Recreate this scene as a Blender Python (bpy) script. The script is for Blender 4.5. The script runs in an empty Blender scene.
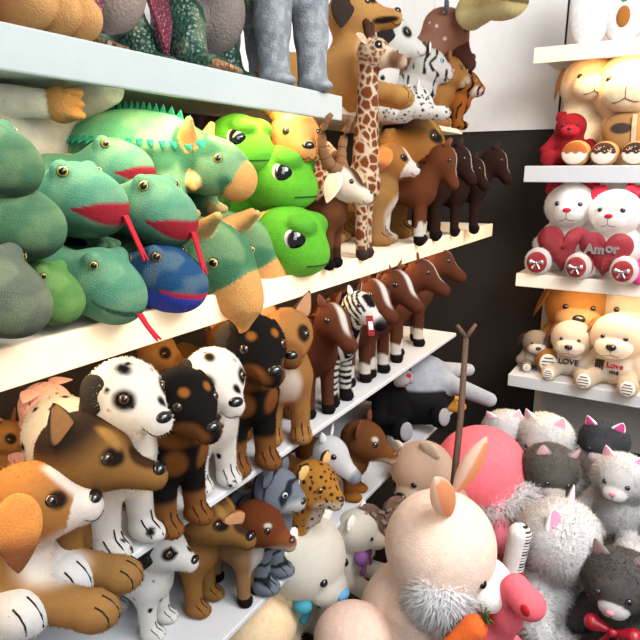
import bpy, math, random
import numpy as np
from mathutils import Matrix, Vector
SC = bpy.context.scene
COL = SC.collection
PI = math.pi
R = math.radians
# ------------------------------------------------------------------ camera
CAMZ = 1.55
CF = 600.0
_p = math.atan(147 / 600); _y = R(30.9)
FW = np.array([-math.sin(_y) * math.cos(_p), math.cos(_y) * math.cos(_p), -math.sin(_p)])
RT = np.array([math.cos(_y), math.sin(_y), 0.0])
UP = np.cross(RT, FW)
CAM = np.array([0, 0, CAMZ])
def ray(px, py): return FW + RT * (px - 320) / CF - UP * (py - 320) / CF
def pt(px, py, x=None, y=None, z=None, d=None):
    """where a sight line meets a real plane of the shop (shelf front, shelf top, wall)"""
    r = ray(px, py)
    if x is not None: t = x / r[0]
    elif y is not None: t = y / r[1]
    elif z is not None: t = (z - CAMZ) / r[2]
    else: t = d
    return CAM + r * t
def proj(P):
    v = np.asarray(P, float) - CAM
    d = v @ FW
    return 320 + CF * (v @ RT) / d, 320 - CF * (v @ UP) / d
def mpp(P): return ((np.asarray(P, float) - CAM) @ FW) / CF
cd = bpy.data.cameras.new('camera'); cam = bpy.data.objects.new('camera', cd); COL.objects.link(cam)
cd.sensor_width = 36; cd.lens = 36 * CF / 640; cd.clip_start = 0.02
cam.matrix_world = Matrix(((RT[0], UP[0], -FW[0], 0), (RT[1], UP[1], -FW[1], 0), (RT[2], UP[2], -FW[2], CAMZ), (0, 0, 0, 1)))
SC.camera = cam

# ------------------------------------------------------------------ colours and materials
def lin(v): return v / 12.92 if v <= .04045 else ((v + .055) / 1.055) ** 2.4
def C(h):
    if not isinstance(h, str): return tuple(h)
    h = h.lstrip('#'); return tuple(lin(int(h[i:i + 2], 16) / 255) for i in (0, 2, 4))
MATS = {}
def mat(name, rough=.9, sheen=0., bump=0., scale=300., vary=.0, vscale=25., spec=.3, metal=0., coat=0., emis=None, estr=0., col=None, vor=False, sss=0., trans=0.):
    m = bpy.data.materials.new(name); m.use_nodes = True
    nt = m.node_tree; N = nt.nodes; L = nt.links; b = N['Principled BSDF']
    b.inputs['Roughness'].default_value = rough
    b.inputs['Specular IOR Level'].default_value = spec
    b.inputs['Metallic'].default_value = metal
    b.inputs['Sheen Weight'].default_value = sheen
    b.inputs['Sheen Roughness'].default_value = .5
    b.inputs['Coat Weight'].default_value = coat
    tc = N.new('ShaderNodeTexCoord')
    if col is None:
        a = N.new('ShaderNodeAttribute'); a.attribute_name = 'Col'; out = a.outputs['Color']
    else:
        a = N.new('ShaderNodeRGB'); a.outputs[0].default_value = (*C(col), 1); out = a.outputs[0]
    if vary:
        n = N.new('ShaderNodeTexNoise'); n.inputs['Scale'].default_value = vscale; n.inputs['Detail'].default_value = 6
        n.inputs['Roughness'].default_value = .65
        L.new(tc.outputs['Object'], n.inputs['Vector'])
        mr = N.new('ShaderNodeMapRange'); mr.inputs['From Min'].default_value = .3; mr.inputs['From Max'].default_value = .7
        mr.inputs['To Min'].default_value = 1 - vary; mr.inputs['To Max'].default_value = 1 + vary * .6
        n2 = N.new('ShaderNodeTexNoise'); n2.inputs['Scale'].default_value = vscale * 9; n2.inputs['Detail'].default_value = 2
        L.new(tc.outputs['Object'], n2.inputs['Vector'])
        ad = N.new('ShaderNodeMix'); ad.inputs[0].default_value = .45; L.new(n.outputs['Fac'], ad.inputs[2]); L.new(n2.outputs['Fac'], ad.inputs[3])
        L.new(ad.outputs[0], mr.inputs['Value'])
        vm = N.new('ShaderNodeVectorMath'); vm.operation = 'SCALE'
        L.new(out, vm.inputs[0]); L.new(mr.outputs[0], vm.inputs['Scale']); out = vm.outputs[0]
    L.new(out, b.inputs['Base Color'])
    if sheen:
        L.new(out, b.inputs['Sheen Tint'])
    if bump:
        n = N.new('ShaderNodeTexVoronoi' if vor else 'ShaderNodeTexNoise'); n.inputs['Scale'].default_value = scale
        if not vor: n.inputs['Detail'].default_value = 3
        L.new(tc.outputs['Object'], n.inputs['Vector'])
        bp = N.new('ShaderNodeBump'); bp.inputs['Strength'].default_value = bump; bp.inputs['Distance'].default_value = .004
        L.new(n.outputs[0], bp.inputs['Height']); L.new(bp.outputs[0], b.inputs['Normal'])
    if emis:
        b.inputs['Emission Color'].default_value = (*C(emis), 1); b.inputs['Emission Strength'].default_value = estr
    if trans:
        b.inputs['Transmission Weight'].default_value = trans
    if name == 'fluffy':
        t = N.new('ShaderNodeBsdfTranslucent'); mx = N.new('ShaderNodeMixShader'); mx.inputs[0].default_value = .55
        L.new(out, t.inputs[0]); L.new(b.outputs[0], mx.inputs[1]); L.new(t.outputs[0], mx.inputs[2]); L.new(mx.outputs[0], N['Material Output'].inputs[0])
    MATS[name] = m
    return m
mat('plush', .92, .35, .6, 380, .24, 60)
mat('fluffy', .95, .5, .1, 250, .06, 90)
mat('velvet', .8, .6, .25, 500, .1, 40)
mat('rubber', .38, 0, .9, 120, .45, 70, spec=.5, vor=True)
mat('hide', .7, 0, .7, 200, .25, 50, spec=.4)
mat('glass_eye', .05, spec=.6, coat=.3)
mat('glossy', .25, spec=.6, coat=.4)
mat('felt', .9, .2, .3, 600, .08, 80)
mat('satin', .35, .3, .1, 200, .05, 30, spec=.6)
mat('sequin', .3, 0, .9, 260, .5, 300, spec=.9, metal=.35, vor=True)
mat('silver', .25, metal=.9)
mat('paper', .6, spec=.3)
mat('white_laminate', .38, 0, .02, 60, .04, 6, spec=.45, col='#c9cbcf')
mat('cream_laminate', .4, 0, .02, 60, .05, 5, spec=.45, col='#f1e6d4')
mat('grey_acrylic', .35, 0, .02, 60, .06, 4, spec=.5, col='#a6afae', emis='#dfe8e6', estr=.02)  # faint emission imitates light inside the frosted front
mat('wood', .75, 0, .6, 90, .4, 30, col='#5d4638')

# ------------------------------------------------------------------ noise helpers (surface markings)
def _h(ix, iy, iz, s):
    n = (ix * 374761393 + iy * 668265263 + iz * 2147483647 + s * 1274126177) & 0xffffffff
    n = ((n ^ (n >> 13)) * 1274126177) & 0xffffffff
    n = ((n ^ (n >> 15)) * 2246822519) & 0xffffffff
    return ((n ^ (n >> 16)) & 0xffffff) / float(0xffffff)
def cells(P, f, seed=0):
    Q = P * f + seed * 7.31
    I = np.floor(Q).astype(np.int64)
    F1 = np.full(len(P), 9.); F2 = np.full(len(P), 9.); ID = np.zeros(len(P))
    for dx in (-1, 0, 1):
        for dy in (-1, 0, 1):
            for dz in (-1, 0, 1):
                J = I + (dx, dy, dz)
                c = np.stack([_h(J[:, 0], J[:, 1], J[:, 2], k + 1) for k in range(3)], 1) + J
                d = np.linalg.norm(c - Q, axis=1)
                idn = _h(J[:, 0], J[:, 1], J[:, 2], 9)
                m = d < F1
                F2 = np.where(m, F1, np.minimum(F2, d)); ID = np.where(m, idn, ID); F1 = np.where(m, d, F1)
    return F1, F2, ID
def vnoise(P, f, seed=0):
    Q = P * f + seed * 3.7
    I = np.floor(Q).astype(np.int64); t = Q - I; t = t * t * (3 - 2 * t)
    o = 0
    for dx in (0, 1):
        for dy in (0, 1):
            for dz in (0, 1):
                w = (t[:, 0] if dx else 1 - t[:, 0]) * (t[:, 1] if dy else 1 - t[:, 1]) * (t[:, 2] if dz else 1 - t[:, 2])
                o = o + w * _h(I[:, 0] + dx, I[:, 1] + dy, I[:, 2] + dz, 5)
    return o
def ss(a, b, x):
    t = np.clip((x - a) / (b - a), 0, 1); return t * t * (3 - 2 * t)
def blob_mask(H, c, r, soft=.25):
    d = np.linalg.norm((H - np.array(c)) / np.array(r), axis=1)
    return 1 - ss(1 - soft, 1 + soft, d)

# ------------------------------------------------------------------ objects
def link(o, parent=None):
    COL.objects.link(o)
    if parent is not None: o.parent = parent
    return o
def mesh_obj(name, V, F, material, parent=None, col=(.8, .8, .8), N=None, smooth=True):
    me = bpy.data.meshes.new(name)
    V = np.asarray(V, np.float32)
    if isinstance(F, np.ndarray):
        me.vertices.add(len(V)); me.vertices.foreach_set('co', V.ravel())
        k = F.shape[1]
        me.loops.add(F.size); me.loops.foreach_set('vertex_index', F.astype(np.int32).ravel())
        me.polygons.add(len(F)); me.polygons.foreach_set('loop_start', np.arange(0, F.size, k, dtype=np.int32))
        me.update(calc_edges=True)
    else:
        me.from_pydata([tuple(map(float, v)) for v in V], [], F)
    at = me.color_attributes.new('Col', 'FLOAT_COLOR', 'POINT')
    c = np.asarray(C(col) if isinstance(col, str) else col, np.float32)
    if c.ndim == 1: c = np.tile(c[:3], (len(V), 1))
    at.data.foreach_set('color', np.concatenate([c, np.ones((len(V), 1))], 1).astype(np.float32).ravel())
    if smooth: me.polygons.foreach_set('use_smooth', np.ones(len(me.polygons), bool))
    me.materials.append(MATS[material] if isinstance(material, str) else material)
    me.validate()
    if N is not None:
        me.normals_split_custom_set_from_vertices(np.asarray(N, np.float32).tolist())
    return link(bpy.data.objects.new(name, me), parent)
def tag(o, label=None, cat=None, group=None, kind=None):
    if label: o['label'] = label
    if cat: o['category'] = cat
    if group: o['group'] = group
    if kind: o['kind'] = kind
    return o
META = {}
def empty(name):
    o = bpy.data.objects.new(name, None); o.empty_display_size = .05; COL.objects.link(o); return o
def dup(root):
    r = root.copy(); COL.objects.link(r)
    for k in ('label', 'group'):
        if k in r: del r[k]
    for ch in root.children:
        c = ch.copy(); COL.objects.link(c); c.parent = r
        for g in ch.children:
            d = g.copy(); COL.objects.link(d); d.parent = c
    META[r.name] = META.get(root.name)
    return r
def rot(yaw=0, pitch=0, roll=0):
    """yaw about z (left +), pitch nose-down +, roll"""
    y, p, r = R(yaw), R(pitch), R(roll)
    Rz = np.array([[math.cos(y), -math.sin(y), 0], [math.sin(y), math.cos(y), 0], [0, 0, 1]])
    Ry = np.array([[math.cos(p), 0, math.sin(p)], [0, 1, 0], [-math.sin(p), 0, math.cos(p)]])
    Rx = np.array([[1, 0, 0], [0, math.cos(r), -math.sin(r)], [0, math.sin(r), math.cos(r)]])
    return Rz @ Ry @ Rx
# plain meshes
def uvs(n=20, m=12):
    V = [(0, 0, 1)]
    for j in range(1, m):
        a = PI * j / m
        for i in range(n):
            b = 2 * PI * i / n
            V.append((math.sin(a) * math.cos(b), math.sin(a) * math.sin(b), math.cos(a)))
    V.append((0, 0, -1)); F = []
    for i in range(n):
        F.append((0, 1 + i, 1 + (i + 1) % n))
        F.append((len(V) - 1, 1 + (m - 2) * n + (i + 1) % n, 1 + (m - 2) * n + i))
    for j in range(m - 2):
        for i in range(n):
            a = 1 + j * n + i; b = 1 + j * n + (i + 1) % n
            F.append((a, a + n, b + n, b))
    return np.array(V), F
def ball(name, c, r, material, parent, col, rt=None, n=20, m=12):
    V, F = uvs(n, m)
    V = V * (np.array(r) if not np.isscalar(r) else r)
    if rt is not None: V = V @ rt.T
    return mesh_obj(name, V + np.array(c), F, material, parent, col)
def merge(parts):
    V = []; F = []; o = 0
    for v, f in parts:
        V.append(np.asarray(v)); F += [tuple(i + o for i in q) for q in f]; o += len(v)
    return np.concatenate(V), F
def tube(pts, r, n=10):
    pts = [np.array(p, float) for p in pts]; V = []; F = []
    rr = r if hasattr(r, '__len__') else [r] * len(pts)
    for i, p in enumerate(pts):
        d = pts[min(i + 1, len(pts) - 1)] - pts[max(i - 1, 0)]; d /= np.linalg.norm(d) + 1e-9
        a = np.cross(d, (0, 0, 1)) if abs(d[2]) < .95 else np.cross(d, (1, 0, 0)); a /= np.linalg.norm(a); b = np.cross(d, a)
        for k in range(n):
            t = 2 * PI * k / n; V.append(p + (a * math.cos(t) + b * math.sin(t)) * rr[i])
    for i in range(len(pts) - 1):
        for k in range(n):
            F.append((i * n + k, i * n + (k + 1) % n, (i + 1) * n + (k + 1) % n, (i + 1) * n + k))
    F.append(tuple(range(n - 1, -1, -1))); F.append(tuple((len(pts) - 1) * n + k for k in range(n)))
    return np.array(V), F
def boxm(c, s, rt=None):
    V = np.array([(x, y, z) for x in (-.5, .5) for y in (-.5, .5) for z in (-.5, .5)]) * np.array(s)
    if rt is not None: V = V @ rt.T
    return V + np.array(c), [(0, 1, 3, 2), (4, 6, 7, 5), (0, 4, 5, 1), (2, 3, 7, 6), (0, 2, 6, 4), (1, 5, 7, 3)]
def bevbox(name, lo, hi, material, parent=None, bev=.004, col='#ffffff'):
    lo = np.array(lo, float); hi = np.array(hi, float)
    V, F = boxm((lo + hi) / 2, hi - lo)
    o = mesh_obj(name, V, F, material, parent, col, smooth=False)
    if bev:
        md = o.modifiers.new('bevel', 'BEVEL'); md.width = bev; md.segments = 2
    return o
def sheet(V2, th, n=None):
    """thicken an outline (list of 3-D points, planar) along its normal"""
    V2 = np.asarray(V2, float); k = len(V2)
    nn = np.cross(V2[1] - V2[0], V2[k // 2] - V2[0]) if n is None else np.array(n, float); nn /= np.linalg.norm(nn)
    V = np.concatenate([V2 - nn * th / 2, V2 + nn * th / 2])
    F = [tuple(range(k - 1, -1, -1)), tuple(range(k, 2 * k))] + [(i, (i + 1) % k, k + (i + 1) % k, k + i) for i in range(k)]
    return V, F
def ribbon(pts, wd, widths, th=.003):
    """a strip that follows pts, width along wd"""
    V = []; F = []; wd = np.array(wd, float); wd /= np.linalg.norm(wd); pts = [np.array(p, float) for p in pts]
    for i, p in enumerate(pts):
        d = pts[min(i + 1, len(pts) - 1)] - pts[max(i - 1, 0)]; nn = np.cross(d, wd); nn /= np.linalg.norm(nn) + 1e-9
        w = widths[i] / 2
        V += [p - wd * w - nn * th / 2, p + wd * w - nn * th / 2, p + wd * w + nn * th / 2, p - wd * w + nn * th / 2]
    for i in range(len(pts) - 1):
        for k in range(4):
            F.append((4 * i + k, 4 * i + (k + 1) % 4, 4 * i + 4 + (k + 1) % 4, 4 * i + 4 + k))
    F.append((3, 2, 1, 0)); e = 4 * (len(pts) - 1); F.append((e, e + 1, e + 2, e + 3))
    return np.array(V), F
def leaf(name, base, rt, L, W, T, curl, material, parent, col, tipcol=None, point=1.0, inner=None):
    """an ear: runs along local +x from base, width y, thickness z, curls towards -z"""
    V, F = uvs(24, 24)
    V = V[:, [2, 1, 0]].copy()           # pole along x
    u = (V[:, 0] + 1) / 2
    w = np.sin(PI * np.clip(u, 0, 1) ** point) ** .75
    V2 = np.zeros_like(V); V2[:, 0] = u * L
    rr = np.linalg.norm(V[:, 1:], axis=1) + 1e-9
    V2[:, 1] = V[:, 1] / rr * w * W / 2 * np.minimum(1, rr / np.maximum(w, 1e-3) + .0) if False else V[:, 1] / rr * w * W / 2
    V2[:, 2] = V[:, 2] / rr * w * T / 2 - curl * L * u * u
    cc = np.tile(np.array(C(col)), (len(V), 1))
    if tipcol is not None:
        m = ss(.45, .75, u)[:, None]; cc = cc * (1 - m) + np.array(C(tipcol)) * m
    if inner is not None:
        m = ((V[:, 2] / rr > .2) & (np.abs(V[:, 1] / rr) < .75) & (u > .08) & (u < .9)).astype(float)[:, None]
        cc = cc * (1 - m) + np.array(C(inner)) * m
    V2 = V2 @ rt.T + np.array(base)
    return mesh_obj(name, V2, F, material, parent, cc)

# ------------------------------------------------------------------ soft bodies: smooth unions of rounded shapes
class Body:
    def __init__(s):
        s.pr = []; s.labels = []; s.T = (np.eye(3), np.zeros(3))
    def frame(s, o=(0, 0, 0), rt=None): s.T = (np.eye(3) if rt is None else rt, np.array(o, float)); return s
    def w(s, p): return s.T[0] @ np.array(p, float) + s.T[1]
    def _l(s, l):
        if l not in s.labels: s.labels.append(l)
        return s.labels.index(l)
    def ell(s, l, c, r, rt=None, k=.02):
        q = s.T[0] @ (np.eye(3) if rt is None else rt)
        if np.isscalar(r): r = (r, r, r)
        s.pr.append(('e', s._l(l), s.w(c), np.array(r, float), q, k)); return s
    def cap(s, l, a, b, ra, rb, k=.02):
        s.pr.append(('c', s._l(l), s.w(a), s.w(b), (ra, rb), k)); return s
    def ev(s, P, lab=False):
        D = None; best = None; bl = None
        for p in s.pr:
            if p[0] == 'e':
                q = (P - p[2]) @ p[4]; k0 = np.linalg.norm(q / p[3], axis=1); k1 = np.linalg.norm(q / p[3] ** 2, axis=1) + 1e-9
                d = k0 * (k0 - 1) / k1; d = np.where(k0 < 1e-4, -p[3].min(), d)
            else:
                ba = p[3] - p[2]; pa = P - p[2]; h = np.clip(pa @ ba / (ba @ ba + 1e-12), 0, 1)
                d = np.linalg.norm(pa - h[:, None] * ba, axis=1) - (p[4][0] + (p[4][1] - p[4][0]) * h)
            k = p[5]
            if D is None: D = d.copy(); best = d.copy(); bl = np.full(len(P), p[1])
            else:
                hh = np.maximum(k - np.abs(D - d), 0) / k
                D = np.minimum(D, d) - hh * hh * k * .25
                m = d < best; best = np.where(m, d, best); bl = np.where(m, p[1], bl)
        return (D, bl) if lab else D
    def bounds(s):
        lo = np.full(3, 1e9); hi = -lo
        for p in s.pr:
            if p[0] == 'e':
                e = np.abs(p[4]) @ p[3]; lo = np.minimum(lo, p[2] - e); hi = np.maximum(hi, p[2] + e)
            else:
                for q, r in ((p[2], p[4][0]), (p[3], p[4][1])): lo = np.minimum(lo, q - r); hi = np.maximum(hi, q + r)
        return lo - .012, hi + .012
    def surf(s, o, d):
        """outermost surface point along d from o (frame coordinates)"""
        o = s.w(o); d = s.T[0] @ np.array(d, float); d = d / np.linalg.norm(d)
        t = np.linspace(0, .4, 400); v = s.ev(o + t[:, None] * d)
        i = int(np.argmax(v > 0)) if v[0] < 0 else (int(np.nonzero(v < 0)[0][-1]) if (v < 0).any() else 0)
        return o + d * t[i], d
    def mesh(s, h):
        lo, hi = s.bounds(); n = np.ceil((hi - lo) / h).astype(int) + 2
        ax = [lo[i] + h * np.arange(n[i]) for i in range(3)]
        # coarse pass to skip empty space
        G = np.stack(np.meshgrid(*ax, indexing='ij'), -1).reshape(-1, 3)
        S = np.full(len(G), 1.0)
        st = 4
        ca = [np.arange(0, n[i], st) for i in range(3)]
        cg = np.stack(np.meshgrid(*[lo[i] + h * (ca[i] + (st - 1) / 2) for i in range(3)], indexing='ij'), -1).reshape(-1, 3)
        cv = s.ev(cg).reshape([len(c) for c in ca])
        near = np.abs(cv) < h * st * 1.6
        full = np.repeat(np.repeat(np.repeat(near, st, 0), st, 1), st, 2)[:n[0], :n[1], :n[2]].ravel()
        sgn = np.repeat(np.repeat(np.repeat(cv, st, 0), st, 1), st, 2)[:n[0], :n[1], :n[2]].ravel()
        S = np.where(sgn < 0, -1., 1.)
        S[full] = s.ev(G[full]); S = S.reshape(n)
        cnt = np.zeros(n - 1); acc = np.zeros((*(n - 1), 3))
        cor = [(a, b, c) for a in (0, 1) for b in (0, 1) for c in (0, 1)]
        for a in cor:
            for axx in range(3):
                if a[axx] == 0:
                    b = list(a); b[axx] = 1
                    A = S[a[0]:n[0] - 1 + a[0], a[1]:n[1] - 1 + a[1], a[2]:n[2] - 1 + a[2]]
                    B = S[b[0]:n[0] - 1 + b[0], b[1]:n[1] - 1 + b[1], b[2]:n[2] - 1 + b[2]]
                    m = (A < 0) != (B < 0)
                    t = np.where(m, A / np.where(m, A - B, 1), 0)
                    for q in range(3):
                        acc[..., q] += np.where(m, a[q] + (t if q == axx else 0), 0)
                    cnt += m
        act = cnt > 0; idx = np.full(act.shape, -1); idx[act] = np.arange(act.sum())
        I = np.argwhere(act); V = lo + h * (I + acc[act] / cnt[act][:, None])
        Q = []
        ins = S < 0
        for axx in range(3):
            u, v = [(1, 2), (2, 0), (0, 1)][axx]
            sl = [slice(1, n[i] - 1) for i in range(3)]; sl[axx] = slice(0, n[axx] - 1)
            sl2 = list(sl); sl2[axx] = slice(1, n[axx])
            A = ins[tuple(sl)]; B = ins[tuple(sl2)]
            for flip in (0, 1):
                m = (A & ~B) if not flip else (~A & B)
                J = np.argwhere(m) + [sl[i].start for i in range(3)]
                def g(du, dv):
                    K = J.copy(); K[:, u] -= du; K[:, v] -= dv; return idx[K[:, 0], K[:, 1], K[:, 2]]
                q = np.stack([g(0, 0), g(1, 0), g(1, 1), g(0, 1)], 1)
                Q.append(q if not flip else q[:, ::-1])
        Q = np.concatenate(Q); Q = Q[(Q >= 0).all(1)]
        e = h * .3
        for it in range(2):
            D = s.ev(V); g = np.stack([s.ev(V + np.eye(3)[i] * e) - s.ev(V - np.eye(3)[i] * e) for i in range(3)], 1) / (2 * e)
            gl = np.linalg.norm(g, axis=1)[:, None] + 1e-6
            V = V - np.clip(D[:, None], -h, h) * g / gl / np.maximum(gl, .7)
        N = g / gl
        return V, Q, N
def build(b, parent, base, ops=(), names=None, h=.004, material='plush', head=None, fur=None, mats=None, seed=1):
    """turn a Body into one mesh per labelled part.  base: label -> colour; ops: (mask_fn(P,H,lab), colour)"""
    V, Q, N = b.mesh(h)
    _, lv = b.ev(V, True)
    c = (V[Q].mean(1)); _, lf = b.ev(c, True)
    L = np.array(b.labels)[lv]
    H = (V - np.array(head[1])) @ head[0] if head is not None else V
    cb = np.array([C(base.get(l, base.get(l.rstrip('0123456789_'), base.get('*')))) for l in b.labels]); col = cb[lv]
    for fn, cc in ops:
        m = np.asarray(fn(V, H, L), float)[:, None]; col = col * (1 - m) + np.array(C(cc)) * m
    out = {}
    rng = np.random.default_rng(seed)
    for i, l in enumerate(b.labels):
        q = Q[lf == i]
        if not len(q): continue
        u, inv = np.unique(q, return_inverse=True)
        v = V[u]; nn = N[u]; cc = col[u]; q2 = inv.reshape(q.shape)
        nm = (names or {}).get(l, l.rstrip('0123456789_'))
        fp = fur.get(l, fur.get('*')) if fur else None
        if fp:
            cnt, ln = fp[0] * (1.4 if fp[1] > .008 else 1), fp[1]
            area = len(q); k = int(cnt * area * (h / .004) ** 2)
            f = q2[rng.integers(0, len(q2), k)]; w = rng.random((k, 4)); w /= w.sum(1)[:, None]
            p = (v[f] * w[..., None]).sum(1); n_ = (nn[f] * w[..., None]).sum(1); c_ = (cc[f] * w[..., None]).sum(1)
            d = n_ * (.5 if ln < .01 else .75) + rng.normal(0, .42, (k, 3)) + np.array(fp[2] if len(fp) > 2 else (0, 0, -.25)); d /= np.linalg.norm(d, axis=1)[:, None]
            s_ = np.cross(d, n_ + rng.normal(0, .25, (k, 3))); s_ /= np.linalg.norm(s_, axis=1)[:, None] + 1e-9
            ll = ln * rng.uniform(.5, 1.2, (k, 1)); wd = ln * .07 + .0006
            if head is not None and l == 'head':
                hq = (p - np.array(head[1])) @ head[0]; ll = ll * (1 - .75 * ss(.45, .85, hq[:, 0] / (np.linalg.norm(hq, axis=1) + 1e-9)))[:, None]
            clump = vnoise(p, 45, 3)[:, None]; ll = ll * (.7 + .6 * clump)
            tri = np.stack([p - s_ * wd - n_ * .001, p + s_ * wd - n_ * .001, p + d * ll], 1).reshape(-1, 3)
            sh = rng.uniform(.85, 1.1, (k, 1)); c3 = np.repeat(c_ * sh, 3, 0); n3 = np.repeat(n_, 3, 0)
            T = np.arange(k * 3).reshape(k, 3) + len(v)
            q3 = np.concatenate([q2[:, [0, 1, 2]], q2[:, [0, 2, 3]], T])
            o = mesh_obj(nm, np.concatenate([v, tri]), q3, (mats or {}).get(l, 'fluffy'), parent, np.concatenate([cc, c3]), np.concatenate([nn, n3]))
        else:
            o = mesh_obj(nm, v, q2, (mats or {}).get(l, material), parent, cc, nn)
        out[l] = o
    return out
def eye_at(b, parent, o, d, r, iris=None, white=None, sink=.55, pupil=.5, name='eye', flat=1.0, look=None):
    p, dd = b.surf(o, d)
    lk = dd if look is None else b.T[0] @ np.array(look, float); lk = lk / np.linalg.norm(lk)
    V, F = uvs(24, 20)
    a = np.arccos(np.clip(V[:, 2], -1, 1))
    col = np.tile(np.array(C('#0b0908')), (len(V), 1))
    if white: col[:] = C(white)
    if iris: col[(a < R(62))] = C(iris)
    col[a < R(62) * pupil] = C('#070606')
    z = lk; x = np.cross(z, (.3, .2, 1)); x /= np.linalg.norm(x); y = np.cross(z, x)
    V2 = (V * np.array([1, 1, flat]) * r) @ np.stack([x, y, z])
    return mesh_obj(name, V2 + p - dd * r * flat * sink, F, 'glass_eye', parent, col)
def place(root, P, heading=0, s=1., pitch=0, roll=0):
    root.rotation_mode = 'XYZ'
    M = Matrix(rot(heading, pitch, roll).tolist()).to_4x4()
    root.rotation_euler = M.to_euler(); root.location = tuple(P); root.scale = (s, s, s)
    return root
def fit(root, paw, head, z, heading, turn=30, smax=2.6, rel=1.0):
    """stand a toy on the shelf top z: front feet on the sight line of paw, as tall as the photo shows"""
    m = META[root.name]; F = pt(*paw, z=z)
    fx = m['paw']; hh = np.array(m['head'])
    best = None
    for hd in np.linspace(heading - turn, heading + turn, 13):
        for s in np.linspace(.3, smax, 200):
            P = F + rot(hd) @ (np.array([hh[0] - fx, 0, hh[2]]) * s)
            q = proj(P); e = abs(q[1] - head[1]) * 3 + abs(q[0] - head[0]) + abs(hd - heading) * .15
            if best is None or e < best[0]: best = (e, s, q, hd)
    e, s, q, hd = best
    dx = (head[0] - q[0]) * .9 * mpp(F)
    loc = F - rot(hd) @ (np.array([fx, 0, 0]) * s) + np.array([0, dx, 0])
    place(root, loc, hd, s * rel)
    return root
def headfit(root, px, z, heading, x=None, y=None, s=None, pitch=0):
    """put the head on a sight line above a given line of the shelf and size the toy so that it stands on z"""
    hh = np.array(META[root.name]['head']); P = pt(*px, x=x, y=y)
    k = s or (P[2] - z) / hh[2]
    place(root, P - rot(heading, pitch) @ (hh * k), heading, k, pitch)
    return root
def putpx(root, px, wpx, wn, heading, pitch=0, roll=0, x=None, y=None, z=None, d=None, anchor=(0, 0, 0)):
    """put the toy's anchor point on a sight line at a real depth, sized so that wn metres cover wpx pixels"""
    P = pt(*px, x=x, y=y, z=z, d=d); s = wpx * mpp(P) / wn
    place(root, P - rot(heading, pitch, roll) @ (np.array(anchor) * s), heading, s, pitch, roll)
    return root
# ------------------------------------------------------------------ toy kinds
def axes(d, n):
    d = np.array(d, float); d /= np.linalg.norm(d); n = np.array(n, float); n = n - d * (n @ d); n /= np.linalg.norm(n)
    return np.stack([d, np.cross(n, d), n], 1)
def lerp(a, b, t): return tuple(np.array(a) * (1 - t) + np.array(b) * t)
BLACK = '#15110f'
def ears(kind, Hr, Ho, a, parent, col, inner=None, material='plush', ly=1., tip=None, droop=0., wy=1., ex=0.):
    o = []
    for s in (1, -1):
        W = lambda v: Hr @ (np.array(v, float) * a * np.array([1, wy, 1])) + Ho
        if kind == 'drop':
            rt = Hr @ axes((-.12, s * (.35 + droop), -1), (.1, s, .35)); e = ((-.12 + ex, s * .72, .62), 1.35, .95, .16, .12, .7)
        elif kind == 'prick':
            rt = Hr @ axes((-.15, s * .35, 1), (1, s * .45, .1)); e = ((-.25, s * .5, .5), 1.0, .75, .2, -.05, .45)
        elif kind == 'flop':
            rt = Hr @ axes((.35, s * .9, .15), (0, .0, 1)); e = ((-.2, s * .45, .72), .95, .7, .16, .25, .6)
        elif kind == 'horse':
            rt = Hr @ axes((-.2, s * .35, 1), (.8, s * .7, 0)); e = ((-.35, s * .42, .6), .8, .42, .2, -.05, .75)
        elif kind == 'side':
            rt = Hr @ axes((-.35, s * 1, .25), (.9, 0, .3)); e = ((-.3, s * .5, .45), 1.15, .6, .18, .05, .8)
        elif kind == 'round':
            rt = Hr @ axes((-.1, s * .75, .8), (1, 0, 0)); e = ((-.05, s * .5, .5), .72, .8, .25, 0, 1)
        elif kind == 'cat':
            rt = Hr @ axes((-.1, s * .42, 1), (1, s * .3, 0)); e = ((-.05, s * .5, .6), .75, .75, .22, 0, .45)
        elif kind == 'bunny':
            rt = Hr @ axes((-.15, s * .25, 1), (1, s * .2, 0)); e = ((-.1, s * .35, .75), 1.9, .55, .3, -.08, .9)
        L = e[1] * ly
        o.append(leaf('ear', W(e[0]), rt, L * a, e[2] * a * (.85 if kind == 'cat' else 1), e[3] * a, e[4], material, parent, col, tip, e[5], inner))
    return o
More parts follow.
